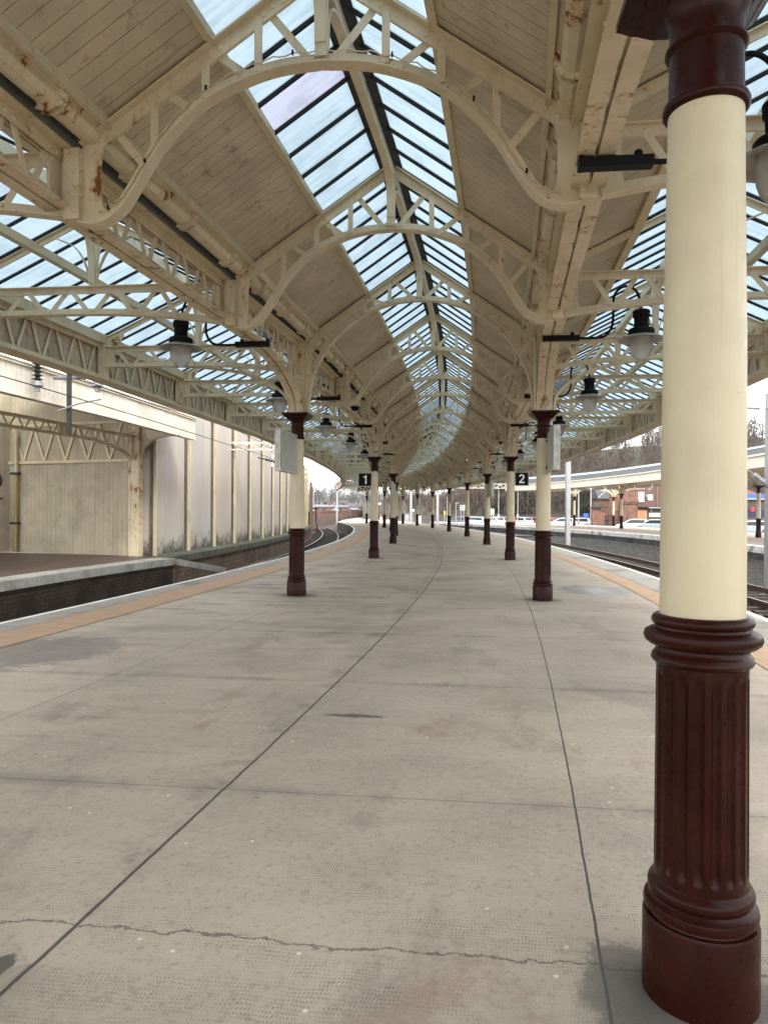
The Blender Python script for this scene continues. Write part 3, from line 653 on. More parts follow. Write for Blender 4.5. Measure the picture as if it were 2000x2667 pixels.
# ================================================================== TIES AND SIDE ROOF TRUSSES
def side_meshes():
    d={}; W=3.72
    bot=spline([(.02,4.03),(.5,4.10),(1.1,4.165),(1.9,4.20),(2.8,4.20),(W,4.20)],4)
    bz=lambda x: float(np.interp(x,[p[0] for p in bot],[p[1] for p in bot]))
    m=MB(); m.arc(bot,-.06,.06,0,.012); m.arc(bot,-.014,.014,.012,.085); d['tie_bottom_chord']=m
    m=MB(); m.box(.0,W,-.06,.06,4.573,4.585); m.box(.0,W,-.014,.014,4.49,4.573); d['tie_top_chord']=m
    m=MB(); n=5; p=(W-.55)/n
    for i in range(n):
        x=.30+p*i; m.bar((x+.04,-.019,4.53),(x+p/2-.04,-.019,bz(x+p/2)+.045),.062,.010,side=(1,0,.3)); m.bar((x+p-.04,.019,4.53),(x+p/2+.04,.019,bz(x+p/2)+.045),.062,.010,side=(1,0,.3))
    d['web_bars']=m
    m=MB(); d['gusset_plate_']=m; m.prism([(.0,4.05),(.0,4.58),(.20,4.58),(.17,4.45),(.16,4.25),(.20,4.13),(.30,4.10)],-.010,.010); m=MB(); m.prism([(W,4.2),(W,4.78),(W-.42,4.9),(W-.42,4.78),(W-.30,4.60),(W-.24,4.45),(W-.24,4.3),(W-.36,4.2)],-.010,.010); d['gusset_plate']=m
    m=MB(); R1=[(W,4.72),(1.86,5.60)]; R0=[(1.86,5.60),(.1,4.76)]
    m.arc(R1[::-1],-.05,.05,-.010,0); m.arc(R1[::-1],-.012,.012,-.075,-.010); d['rafter']=m
    m=MB(); m.arc(R0[::-1],-.05,.05,-.010,0); m.arc(R0[::-1],-.012,.012,-.075,-.010); d['rafter_']=m
    m=MB(); m.hexa([(1.83,-.03,4.585),(1.89,-.03,4.585),(1.89,.03,4.585),(1.83,.03,4.585)],[(1.80,-.05,5.54),(1.92,-.05,5.54),(1.92,.05,5.54),(1.80,.05,5.54)])
    for s in (-1,1): m.arc(spline([(1.86+s*.04,4.60),(1.86+s*.10,4.85),(1.86+s*.26,5.12),(1.86+s*.55,5.26)],4)[::s],-.03,.03,0,.012)
    d['king_post']=m
    for f in (-1,1):
        for i in range(n+1):
            x=.30+p*i
            for dx in (-.05,.05): d['tie_top_chord'].rivet((x+dx,f*.0145,4.535),(0,f,0),.014)
            if i<n:
                for dx in (-.045,.045): d['tie_bottom_chord'].rivet((x+p/2+dx,f*.0145,bz(x+p/2)+.05),(0,f,0),.014)
        for x,z in ((W-.06,4.66),(W-.16,4.70),(W-.26,4.74),(W-.05,4.56),(W-.05,4.4),(W-.05,4.27)): d['gusset_plate'].rivet((x,f*.0105,z),(0,f,0),.015)
    return d
ps=empty('lattice_tie_truss',(0,0,0))
for k,m in side_meshes().items(): obj(k.rstrip('_'),m,cream_rusty if k.startswith('gusset') else cream,ps,smooth=35 if 'chord' in k or 'gusset' in k else None)
bpy.context.view_layer.update(); index(ps)
fs_={}
for i in range(NT):
    k=(i+1)/3
    for s in (-1,1):
        place(ps,fs_,P(k,s*2.22),ang(k)+(math.pi if s<0 else 0),f"cream lattice tie truss under the {'left' if s<0 else 'right'} glazed side roof, {ORD[i]} from the camera",'tie truss',f"tie trusses of the {'left' if s<0 else 'right'} side roof")
# ================================================================== OUTER FASCIA GIRDERS
def fascia_meshes():
    d={}; L3=BAY/3
    m=MB(); m.box(0,BAY,-.20,.14,3.955,3.970); m.box(0,BAY,-.012,.0,3.970,4.06); m.box(0,BAY,.03,.042,3.970,4.06)
    for i in range(45): x=.12+i*(BAY-.2)/44; m.box(x-.02,x+.02,.042,.115,3.970,3.990)
    d['bottom_chord']=m
    m=MB(); m.box(0,BAY,-.15,.12,4.64,4.655); m.box(0,BAY,.03,.042,4.55,4.64); m.box(0,BAY,-.21,-.14,4.63,4.76); d['top_chord']=m
    for i in range(3):
        m=MB(); lattice(m,L3*i+.16,L3*(i+1)-.16,lambda x:4.02,4.59,5,w=.055,y=.006); d['lattice_bars'+'_'*i]=m
    m=MB(); 
    m.add([(0,-.03,3.97),(BAY,-.03,3.97),(BAY,-.03,4.64),(0,-.03,4.64),(0,-.06,3.97),(BAY,-.06,3.97),(BAY,-.06,4.64),(0,-.06,4.64)],
          [(0,1,2,3),(7,6,5,4),(0,4,5,1),(3,2,6,7),(0,3,7,4),(1,5,6,2)],[[(0,0),(BAY,0),(BAY,.7),(0,.7)]]*2+[[(0,0)]*4]*4)
    d['backing_boards']=m
    for i in range(3):
        m=MB(); x=L3*i; m.box(x-.15,x+.15,.012,.024,3.98,4.63); m.box(x-.10,x+.10,.024,.10,3.98,4.63)
        for j in range(6):
            for dx in (-.125,.125): m.rivet((x+dx,.0245,4.04+.105*j),(0,1,0),.014)
        d['post'+'_'*i]=m
    return d
pf=empty('fascia_girder',(0,0,0))
for k,m in fascia_meshes().items(): obj(k.rstrip('_'),m,backboards if k=='backing_boards' else (cream_rusty if k.startswith('post') else cream),pf,smooth=35 if k.startswith('post') else None)
bpy.context.view_layer.update(); index(pf)
ff_={}
for k in range(0,8):
    for s in (-1,1):
        a,rz,l=chord(k,k+1,s*5.95) if s>0 else chord(k+1,k,s*5.95)
        if s>0: a,rz,l=chord(k,k+1,5.95)
        r=place(pf,ff_,a,rz,f"cream boarded lattice fascia along the outer eaves of the {'left' if s<0 else 'right'} side roof, {ORD[k]} bay",'fascia girder','outer fascia girders'); r.scale=(l/BAY,1,1)
a,rz,l=chord(8,8.36,-5.95); 
# ================================================================== ROOF COVERINGS
def pt(k,o,z): return P(k,o,z)
def roof(name,label,o_list,base):
    pass
def panel_quad(m,k0,k1,oa,za,ob,zb,ua,ub,v0,v1,th=.02):
    a,b,c,d=pt(k0,oa,za),pt(k1,oa,za),pt(k1,ob,zb),pt(k0,ob,zb)
    return a,b,c,d
KP=[i/3 for i in range(-3,26)]   # panel stations -1 .. 8.33
def build_roof(name,label,slopes,ridge_o,ridge_z,extra):
    base=P(3.5,ridge_o,4.7); root=empty(name,base,0,label,'roof')
    for i in range(len(KP)-1):
        k0,k1=KP[i],KP[i+1]
        for (kind,oa,za,ob,zb) in slopes:
            sl=math.hypot(ob-oa,zb-za)
            q=[pt(k0,oa,za)-base,pt(k1,oa,za)-base,pt(k1,ob,zb)-base,pt(k0,ob,zb)-base]
            ln=(q[1]-q[0]).length; nrm=(q[1]-q[0]).cross(q[3]-q[0]).normalized()
            if nrm.z<0: nrm=-nrm
            if kind=='b':
                m=MB(); t=[p+nrm*.025 for p in q]; uv=[(ln*i,0),(ln*(i+1),0),(ln*(i+1),sl),(ln*i,sl)]
                m.add(q+t,[(0,1,2,3),(4,5,6,7),(0,1,5,4),(1,2,6,5),(2,3,7,6),(3,0,4,7)],[uv,uv]+[[(0,0)]*4]*4); obj('board_lining',m,roofboards,root)
            else:
                npn=7; m=MB(); ml=MB(); mb_=MB()
                for j in range(npn):
                    f0,f1=j/npn,(j+1)/npn
                    c=[q[0].lerp(q[1],f0),q[0].lerp(q[1],f1),q[3].lerp(q[2],f1),q[3].lerp(q[2],f0)]
                    u0=random.random()*20; uv=[(0+u0,0),(.5+u0,0),(.5+u0,sl),(u0,sl)]; uv=[(b+u0,a) for a,b in uv]
                    t=[p+nrm*.006 for p in c]
                    mm=ml if (random.random()<.008 or (ridge_z>5.9 and ob<0 and ((abs(k0-1/3)<.01 and j==2) or (abs(k0-4/3)<.01 and j==3)))) else m
                    mm.add(c,[(0,1,2,3)],[uv])
                    mb_.bar(c[0]-nrm*.012,c[3]-nrm*.012,.030,.042,side=(q[1]-q[0]))
                g=obj('glazing_panel',m,glass,root,fix=False); obj('glazing_bars',mb_,barblack,g)
                if ml.v: obj('replaced_pane',ml,glass_l,g,fix=False)
    extra(root,base); return root
def sweep_o(name,root,base,mat,o0,o1,z0,z1,k0=None,k1=None,zz=None):
    m=MB(); ks=KP
    for a,b in zip(ks[:-1],ks[1:]):
        m.hexa([pt(a,o0,z0)-base,pt(a,o1,z0)-base,pt(a,o1,z1)-base,pt(a,o0,z1)-base],[pt(b,o0,z0)-base,pt(b,o1,z0)-base,pt(b,o1,z1)-base,pt(b,o0,z1)-base])
    return obj(name,m,mat,root)
def gutter(root,base,oc,zc,sgn):
    prof=[(sgn*.14,.05),(sgn*.10,.0),(sgn*.095,-.05),(sgn*.06,-.10),(0,-.12),(-sgn*.06,-.10),(-sgn*.095,-.05),(-sgn*.095,.06)]
    m=MB()
    for a,b in zip(KP[:-1],KP[1:]):
        A=[pt(a,oc+x,zc+z)-base for x,z in prof];B=[pt(b,oc+x,zc+z)-base for x,z in prof]
        for j in range(len(prof)-1): m.add([A[j],A[j+1],B[j+1],B[j]],[(0,1,2,3)])
    o=obj('gutter',m,cream_rusty,root,smooth=60,fix=False)
    for a,b in zip(KP[:-1],KP[1:]):
        m=MB()
        for f in (1/6,.5,5/6):
            k=a+(b-a)*f
            for dd,ex in ((-.035,.018),(.035,.018)):
                ks=k+dd/BAY
                path=[pt(ks,oc+x*1.16,zc+z*1.16)-base for x,z in prof[:6]]
                for p,q in zip(path[:-1],path[1:]): m.bar(p,q,.014,.05,side=(pt(ks+.001,0,0)-pt(ks,0,0)))
            m.rivet(pt(k,oc+sgn*.125,zc-.02)-base,(pt(0,sgn,0)-pt(0,0,0)),.022); m.rivet(pt(k,oc+sgn*.10,zc-.08)-base,(pt(0,sgn,-.4)-pt(0,0,0)),.02)
        obj('gutter_bracket',m,cream_rusty,o)
RBz=lambda u: RT(u)+.03
def central_extra(root,base):
    for s in (-1,1): sweep_o('valley_lining',root,base,dark,s*1.70,s*2.52,4.945,4.965)
    for s in (-1,1):
        gutter(root,base,s*1.985,4.765,-s)
        sweep_o('eaves_plank',root,base,cream_clean,s*1.80,s*1.845,RBz(1.84)-.055,RBz(1.84)+.05)
        sweep_o('glazing_sill',root,base,cream_clean,s*.885,s*.955,RBz(.92)-.045,RBz(.92)+.03)
        sweep_o('ridge_flashing',root,base,dark,s*.05,s*.15,RBz(.10)-.015,RBz(.10)+.02)
    sweep_o('ridge_beam',root,base,cream,-.045,.045,5.89,6.05)
    for k in KP[4:]:
        m=MB(); dk=1/BAY
        for s in (-1,1):
            pts=[(.06,5.36),(.075,5.6),(.15,5.76),(.34,5.86),(.75,5.90)]
            pts=spline(pts,4)
            for (a,za),(b,zb) in zip(pts[:-1],pts[1:]): m.bar(pt(k+s*a*dk,0,za)-base,pt(k+s*b*dk,0,zb)-base,.09,.022,side=(pt(k,1,0)-pt(k,0,0)))
        obj('ridge_bracket',m,cream,root,smooth=40)
build_roof('central_glazed_roof','ridged roof over the middle of the platform, boarded below and glazed along its ridge',
  [('b',-1.84,RBz(1.84),-.92,RBz(.92)),('b',1.84,RBz(1.84),.92,RBz(.92)),('g',-.92,RBz(.92)+.02,-.06,RBz(.06)+.02),('g',.92,RBz(.92)+.02,.06,RBz(.06)+.02)],0,6.0,central_extra)
def side_extra(s):
    def f(root,base):
        sweep_o('purlin',root,base,cream_clean,s*4.86,s*4.96,5.075,5.19)
        sweep_o('purlin_lining',root,base,cream,s*3.05,s*3.15,5.07,5.14)
        sweep_o('ridge_beam',root,base,cream,s*4.03,s*4.13,5.50,5.66)
        sweep_o('eaves_plank',root,base,cream_clean,s*2.38,s*2.43,4.70,4.84)
        sweep_o('outer_eaves_plank',root,base,cream_clean,s*5.84,s*5.95,4.63,4.80)
        for k in KP[4:]:
            m=MB(); dk=1/BAY
            for g in (-1,1):
                pts=spline([(.03,4.62),(.07,5.0),(.18,5.27),(.45,5.44),(.8,5.50)],4)
                for (a,za),(b,zb) in zip(pts[:-1],pts[1:]): m.bar(pt(k+g*a*dk,s*4.08,za)-base,pt(k+g*b*dk,s*4.08,zb)-base,.08,.02,side=(pt(k,1,0)-pt(k,0,0)))
            obj('ridge_bracket',m,cream,root,smooth=40)
    return f
for s in (-1,1):
    build_roof('side_glazed_roof',f"glazed side roof between the {'left' if s<0 else 'right'} column row and the outer fascia",
      [('b',s*2.38,4.80,s*3.12,5.175),('g',s*3.12,5.195,s*4.03,5.655),('g',s*6.10,4.725,s*4.13,5.655)],s*4.08,5.6,side_extra(s))
# gable lattice closing the far end
kk=KP[-1]; b0=P(kk,-5.95); b1=P(kk,5.95); d=b1-b0; ge=empty('gable_screen',b0,math.atan2(d.y,d.x),'cream lattice screen closing the far end of the canopy','gable screen')
m=MB(); Lg=d.length; m.box(0,Lg,-.05,.05,4.0,4.06); m.box(0,Lg,-.05,.05,4.56,4.62); obj('chords',m,cream,ge)
m=MB(); lattice(m,0,Lg,lambda x:4.05,4.58,14,.09,.02,.0); obj('lattice_bars',m,cream,ge)
m=MB(); m.prism([(0,4.62),(Lg/2-2.0,4.7),(Lg/2,6.1),(Lg/2+2.,4.7),(Lg,4.62)],-.03,.0); obj('boarding',m,fasciaboards,ge)
# ================================================================== PENDANT LAMPS
def globe_m():
    n=N('frosted_lamp_globe'); p=n.pos(); b=n.noise(p,9,4); n.b.inputs['Transmission Weight'].default_value=.55; n.b.inputs['IOR'].default_value=1.2
    return n.done(n.mix(n.ramp(b,.35,.7),(.78,.76,.72),(.60,.57,.52)),.35)
globe=globe_m(); enamel=simple('grey_enamel',(.34,.33,.31),.4)
pl=empty('pendant_lamp',(0,0,0))
m=MB(); m.box(-.17,.34,-.045,.045,-.085,-.012); m.box(-.18,-.145,-.05,.05,-.085,.03); m.lathe([(.02,0),(.03,.02),(.03,.04),(.012,.055)],10,(.24,0,-.012)); obj('clamp',m,black,pl)
m=MB(); m.tube(spline([(.30,0,-.05),(.55,0,-.05),(.70,0,-.02),(.79,0,.10),(.81,0,.28),(.81,0,.48),(.85,0,.60),(.94,0,.67),(1.04,0,.67),(1.13,0,.60),(1.18,0,.47),(1.2,0,.31)],5),.019,10); obj('conduit',m,black,pl,smooth=60)
m=MB(); m.lathe([(.02,.335),(.10,.33),(.118,.318),(.12,.29),(.112,.275),(.118,.262),(.116,.235),(.100,.215),(.098,.12),(.104,.115),(.106,.10),(.10,.085),(.165,.065),(.178,.05),(.18,-.01),(.17,-.03)],36,(1.2,0,0)); obj('lamp_body',m,black,pl,smooth=40)
m=MB(); m.lathe([(.165,-.028),(.20,-.034),(.26,-.055),(.315,-.083),(.325,-.092),(.315,-.094),(.26,-.068),(.20,-.047),(.155,-.044)],40,(1.2,0,0)); obj('reflector',m,enamel,pl,smooth=50)
m=MB(); m.lathe([(.158,-.046),(.163,-.09),(.162,-.16),(.152,-.235),(.130,-.30),(.095,-.35),(.05,-.377),(0,-.385)],36,(1.2,0,0)); obj('globe',m,globe,pl,smooth=60)
bpy.context.view_layer.update(); index(pl)
fl_={}; c_={-1:0,1:0}
for b in range(8):
    for f in (.285,.785):
        k=b+f
        for s in (-1,1):
            i=c_[s]; c_[s]+=1
            if s<0 and i==0: continue
            loc=P(k,s*2.2,4.1)
            near='partly hidden behind the huge foreground column' if (s>0 and i==0) else ('largest lamp on the left side, above the track' if (s<0 and i==1) else f"{ORD[i]} in line under the {'left' if s<0 else 'right'} side roof")
            place(pl,fl_,loc,ang(k)+(math.pi if s<0 else 0),f"black pendant station lamp with frosted globe, {near}",'lamp',f"pendant lamps of the {'left' if s<0 else 'right'} side")
# ================================================================== SIGNS, CAMERA, SPEAKERS
signblack=simple('sign_black',(.005,.005,.006),.6,0,.05); signblack.node_tree.nodes['Principled BSDF'].inputs['Specular IOR Level'].default_value=.15; signwhite=simple('sign_white',(.82,.82,.80),.5,0,.05); alu=simple('aluminium_frame',(.50,.50,.47),.4,.2)
def num_sign(loc,rz,digit,label):
    t=empty('platform_number_sign',loc,rz,label,'platform sign','platform number boards'); h=.205
    m=MB(); m.box(-h,h,-.035,.035,-h,h); obj('panel',m,signblack,t)
    m=MB(); 
    for a in (-1,1): m.box(-h-.018,h+.018,-.045,.045,min(a*h,a*(h+.018)),max(a*h,a*(h+.018))); m.box(min(a*h,a*(h+.018)),max(a*h,a*(h+.018)),-.045,.045,-h-.0,h+.0)
    obj('frame',m,alu,t)
    m=MB(); y0,y1=-.041,-.0355
    if digit==1: m.prism([(.005,-.135),(.055,-.135),(.055,.145),(.012,.145),(-.005,.115),(-.055,.098),(-.055,.062),(.005,.072)],y0,y1)
    else:
        pts=[(-.062,.062),(-.055,.100),(-.020,.122),(.025,.120),(.058,.092),(.058,.048),(.030,.005),(-.020,-.050),(-.058,-.108)]
        sp=spline(pts,5)[1:]; m.arc(sp,y0,y1,-.024,.024); m.box(-.085,.085,y0,y1,-.135,-.088)
    obj('numeral',m,signwhite,t)
    m=MB(); m.box(-.5*h if digit==2 else h,-h if digit==2 else h+.12,-.02,.02,-.02,.02) if False else m.box(*((-h-.14,-h-.02) if digit==2 else (h+.02,h+.14)),-.02,.02,-.03,.03); obj('bracket',m,alu,t)
a=P(2,-2.2); num_sign(Vector((a.x-.31,a.y-.03,2.56)),.06,1,'black board with white figure 1 on the second left column')
a=P(2,2.2); num_sign(Vector((a.x+.35,a.y-.03,2.60)),-.12,2,'black board with white figure 2 on the second right column')
cabw=simple('cabinet_face',(.40,.41,.37),.35,0,.1)
for s,k,lab in ((-1,1,'grey sign cabinet end-on at the nearest left column'),(-1,3,'small grey sign cabinet on the third left column'),(1,1,'grey sign cabinet seen edge-on at the first right column beyond the foreground one'),(1,3,'sign cabinet on the column just left of the figure 2 board'),(1,5,'sign cabinet on the fifth column of the right row'),(1,7,'tiny sign cabinet on the seventh right column')):
    a,rz,l=chord(k-.12,k,s*2.2); q=P(k,s*2.2)
    t=empty('sign_cabinet',Vector((q.x,q.y,2.24)),rz,lab,'sign cabinet','sign cabinets along the column rows'); o=-.02 if s<0 else .10
    L0,L1=(-1.12,-.13) if s<0 else (-1.42,-.15)
    m=MB(); m.box(L0,L1,-.045-o,.045-o,.0,.63); obj('cabinet',m,cabw,t)
    m=MB()
    for y in (-.05-o,.035-o):
        m.box(L0-.02,L1+.02,y,y+.015,.63,.665); m.box(L0-.02,L1+.02,y,y+.015,-.035,0); m.box(L0-.02,L0+.0,y,y+.015,0,.63); m.box(L1,L1+.02,y,y+.015,0,.63)
    m.box(L0-.022,L0-.002,-.05-o,.05-o,-.035,.665)
    obj('frame',m,alu,t)
    
    for z in (.52,.06): m=MB(); m.box(L1,-.10,-.02-o*.5,.02-o*.5,z,z+.04); obj('bracket',m,black,t)
# dome camera and loudspeakers
q=P(1.45,-1.98,4.30); t=empty('dome_camera',q,0,'pale dome camera hanging under the left girder','camera')
m=MB(); m.lathe([(.03,.12),(.06,.10),(.10,.06),(.122,-.02),(.128,-.16),(.13,-.175),(.11,-.18)],28); obj('housing',m,enamel and simple('pale_plastic',(.55,.54,.48),.4),t,smooth=40)
m=MB(); m.lathe([(.105,-.18),(.10,-.22),(.075,-.265),(.04,-.285),(0,-.29)],24); obj('dome',m,black,t,smooth=60)
m=MB(); m.tube([(0,0,.1),(0,0,.19),(-.2,.0,.21)],.02,8); obj('arm',m,alu,t)
beige=simple('beige_speaker',(.58,.52,.40),.5)
for k,lab in ((2,'beige cylindrical speaker above the capital of the second left column'),(4,'small beige speaker above the capital of the fourth left column')):
    q=P(k,-2.2,4.12 if False else 3.62); t=empty('loudspeaker',q+Vector((.02,-.22,0)),0,lab,'speaker','column loudspeakers')
    m=MB(); m.tube([(0,-.05,-.16),(0,.0,.0),(0,.03,.16)],[.10,.098,.092],20); obj('body',m,beige,t,smooth=40)
    m=MB(); m.tube([(0,-.052,-.168),(0,-.051,-.164)],.085,20); obj('grille',m,alu,t)
    m=MB(); m.box(-.015,.015,.0,.12,-.02,.02); obj('bracket',m,black,t)
# ================================================================== LEFT: LONG PANELLED WALL
kw=[1.955+.02*i for i in range(264)]
def wsheet(mb,o,z0,z1,ks,base):
    s=0
    for a,b in zip(ks[:-1],ks[1:]):
        A,B=P(a,o)-base,P(b,o)-base; l=(B-A).length
        mb.add([(A.x,A.y,z0),(B.x,B.y,z0),(B.x,B.y,z1),(A.x,A.y,z1)],[(0,1,2,3)],[[(s,z0),(s+l,z0),(s+l,z1),(s,z1)]]); s+=l
def wtop(mb,o0,o1,z,ks,base):
    for a,b in zip(ks[:-1],ks[1:]): mb.add([P(a,o0,z)-base,P(b,o0,z)-base,P(b,o1,z)-base,P(a,o1,z)-base],[(0,1,2,3)],[[(0,0)]*4])
wb=P(2,-9.6); wk=kw[::6]+[kw[-1]]
wl=empty('panelled_wall',wb,0,'long stained rendered wall with cream posts standing on a dark stone base','wall')
m=MB(); wsheet(m,-9.60,.0,5.6,wk,wb); wsheet(m,-9.9,-1,5.6,wk,wb); wtop(m,-9.6,-9.9,5.6,wk,wb)
for k in (wk[0],wk[-1]): A,B=P(k,-9.6)-wb,P(k,-9.9)-wb; m.add([(A.x,A.y,-1),(B.x,B.y,-1),(B.x,B.y,5.6),(A.x,A.y,5.6)],[(0,1,2,3)],[[(0,0)]*4])
obj('rendered_panels',m,rendered,wl,fix=False)
m=MB(); wsheet(m,-9.2,-1.1,-.30,wk,wb); obj('stone_base',m,stone,wl,fix=False)
m=MB()
for a,b in zip(wk[:-1],wk[1:]):
    m.hexa([P(a,-9.12,-.30)-wb,P(a,-9.75,-.30)-wb,P(a,-9.75,.03)-wb,P(a,-9.12,-.06)-wb],[P(b,-9.12,-.30)-wb,P(b,-9.75,-.30)-wb,P(b,-9.75,.03)-wb,P(b,-9.12,-.06)-wb])
obj('coping',m,mossy,wl)
webgrey=rough_m('grey_steel_web',(.155,.14,.12),(.08,.075,.06),3,.7,.1,(.05,.045,.035))
k=1.965
while k<7.2:
    p0,p1=P(k,-9.58)-wb,P(k+.010,-9.58)-wb; q0,q1=P(k,-9.46)-wb,P(k+.010,-9.46)-wb
    m=MB(); m.hexa([p0,p1,q1,q0],[x+Vector((0,0,5.55)) for x in (p0,p1,q1,q0)]); o=obj('post',m,cream_clean,wl)
    w0,w1=P(k-.021,-9.585)-wb,P(k,-9.585)-wb; w2,w3=P(k,-9.56)-wb,P(k-.021,-9.56)-wb
    m=MB(); m.hexa([w0,w1,w2,w3],[x+Vector((0,0,5.55)) for x in (w0,w1,w2,w3)]); obj('steel_web',m,webgrey,o)
    k+=.298
# ---- opposite platform canopy
ofk=[.3,.7,1.1,1.5,1.8]; FO=[P(k,-8.62 if k<1.5 else -8.5) for k in ofk]+[Vector((-6.5,24.45,0))]
oc=empty('opposite_canopy',FO[0],0,'white boarded canopy fascia and roof over the platform on the far left','canopy'); ob=FO[0]
m=MB(); s=0
for a,b in zip(FO[:-1],FO[1:]):
    l=(b-a).length; A,B=a-ob,b-ob; o=Vector((-.05,0,0))
    m.add([(A.x,A.y,3.98),(B.x,B.y,3.98),(B.x,B.y,4.60),(A.x,A.y,4.60),(A.x-.06,A.y,3.98),(B.x-.06,B.y,3.98),(B.x-.06,B.y,4.60),(A.x-.06,A.y,4.60)],
       [(0,1,2,3),(7,6,5,4),(0,4,5,1),(3,2,6,7)],[[(s,0),(s+l,0),(s+l,.7),(s,.7)]]*2+[[(0,0)]*4]*2); s+=l
obj('fascia_boards',m,fasciaboards,oc)
m=MB()
for a,b in zip(FO[:-1],FO[1:]):
    A,B=a-ob,b-ob
    for dx,z0,z1 in ((.05,4.60,4.66),(.09,4.66,4.70)): m.hexa([A+Vector((dx,0,z0)),A+Vector((-.2,0,z0)),A+Vector((-.2,0,z1)),A+Vector((dx,0,z1))],[B+Vector((dx,0,z0)),B+Vector((-.2,0,z0)),B+Vector((-.2,0,z1)),B+Vector((dx,0,z1))])
    m.hexa([A+Vector((.02,0,3.94)),A+Vector((-.2,0,3.94)),A+Vector((-.2,0,3.98)),A+Vector((.02,0,3.98))],[B+Vector((.02,0,3.94)),B+Vector((-.2,0,3.94)),B+Vector((-.2,0,3.98)),B+Vector((.02,0,3.98))])
obj('fascia_mouldings',m,white_cream,oc)
m=MB()
for a,b in zip(FO[:-1],FO[1:]):
    A,B=a-ob,b-ob
    A2,B2=Vector((-9-ob.x,A.y,0)),Vector((-9-ob.x-3,B.y,0)); A2.x=A.x-6;B2.x=B.x-6.5
    m.hexa([A+Vector((-.1,0,4.62)),B+Vector((-.1,0,4.62)),B2+Vector((0,0,6.0)),A2+Vector((0,0,6.0))],[A+Vector((-.1,0,4.72)),B+Vector((-.1,0,4.72)),B2+Vector((0,0,6.1)),A2+Vector((0,0,6.1))])
obj('roof',m,dark,oc)
# end stanchion, bracket, lattice girder, boarded end wall
sp=P(1.95,-10.12); sp=Vector((-8.27,23.55,0)); t=empty('steel_stanchion',sp,-.33,'rusty cream riveted stanchion at the end of the opposite platform','stanchion')
m=MB(); m.box(-.05,.20,-.12,.12,0,4.55); obj('box_section',m,cream_rusty,t)
m=MB(); m.box(-.13,-.05,-.135,.135,0,4.6); m.box(.20,.27,-.135,.135,0,4.6)
for i in range(12):
    for x in (-.09,.235): m.rivet((x,-.136,3.0+.13*i),(0,-1,0),.02)
obj('flanges',m,cream_rusty,t)
m=MB(); m.prism([(.27,4.4),(.27,3.32),(.33,3.36),(.44,3.60),(.72,3.82),(1.1,3.93),(1.75,3.97),(1.75,4.02),(1.05,4.02),(.85,4.10),(.78,4.4)],-.012,.012); m.arc(spline([(.27,3.30),(.33,3.36),(.44,3.60),(.72,3.82),(1.1,3.92),(1.75,3.96)],4),-.07,.07,-.012,0); obj('bracket',m,cream_rusty,t)
g0=Vector((-10.75,13.2,0)); d=sp-g0; r=dup(pg,g0,math.atan2(d.y,d.x),'cream arched lattice girder below the white fascia of the opposite canopy'); r.scale=(d.length/BAY,1,.68); r.location.z=.84
bw0=sp+Vector((-.1,.02,0)); bw1=Vector((-13.4,25.45,0)); d=bw1-bw0; Lb=d.length
t=empty('boarded_wall',bw0,math.atan2(d.y,d.x),'cream tongue-and-groove boarded end wall behind the opposite platform','wall')
m=MB(); m.add([(0,0,0),(Lb,0,0),(Lb,0,6.2),(0,0,5.0),(0,-.1,0),(Lb,-.1,0),(Lb,-.1,6.2),(0,-.1,5.0)],[(0,1,2,3),(7,6,5,4),(3,2,6,7)],[[(0,0),(Lb,0),(Lb,6.2),(0,5.0)]]*2+[[(0,0)]*4]); obj('boarding',m,wallboards,t)
m=MB(); m.box(.1,Lb,.002,.07,3.12,3.22); m.box(.1,Lb,.002,.07,4.42,4.52); obj('wall_rails',m,cream,t)
m=MB(); nb=5; p=(Lb-.6)/nb
for i in range(nb): m.bar((.4+p*i,.03,4.43),(.4+p*(i+.5),.03,3.21),.10,.03,side=(1,0,.4)); m.bar((.4+p*(i+1),.03,4.43),(.4+p*(i+.5),.035,3.21),.10,.03,side=(1,0,.4))
obj('lattice_bars',m,cream,t)
m=MB(); m.add([(0,0,0),(0,11,0),(0,11,7),(0,0,7)],[(0,1,2,3)],[[(0,0),(11,0),(11,7),(0,7)]]); o=obj('return_boarding',m,wallboards,t,fix=False); o.location=(Lb,0,0); o.rotation_euler=(0,0,-.25)
t=empty('downpipe',Vector((-13.02,25.15,0)),0,'cream and yellow downpipe on the boarded wall, with two dark clips','downpipe')
yellowed=painted('yellowed_pipe',(.50,.38,.14),.6,.8)
m=MB(); m.tube([(0,0,0),(0,0,2.78)],.055,12); obj('lower_pipe',m,yellowed,t,smooth=60)
m=MB(); m.tube([(0,0,2.78),(0,0,4.3)],.06,12); obj('upper_pipe',m,cream_clean,t,smooth=60)
for z in (1.02,2.78): m=MB(); m.box(-.17,.12,-.075,.08,z-.04,z+.04); obj('clip',m,dark,t)
t=empty('brown_post',Vector((-13.45,24.6,0)),0,'dark maroon post with a bracket at the extreme left edge','post')
m=MB(); m.lathe([(.05,0),(.08,.1),(.14,.5),(.15,1.2),(.13,1.8),(.10,1.85)],16); obj('shaft',m,maroon,t,smooth=40)
m=MB(); m.tube(spline([(0,0,1.9),(.05,0,2.2),(.2,0,2.45),(.1,0,2.75),(-.2,0,3.0)],4),.05,8); m.box(-.2,.25,-.03,.03,1.85,1.92); obj('scroll_bracket',m,dark,t,smooth=50)
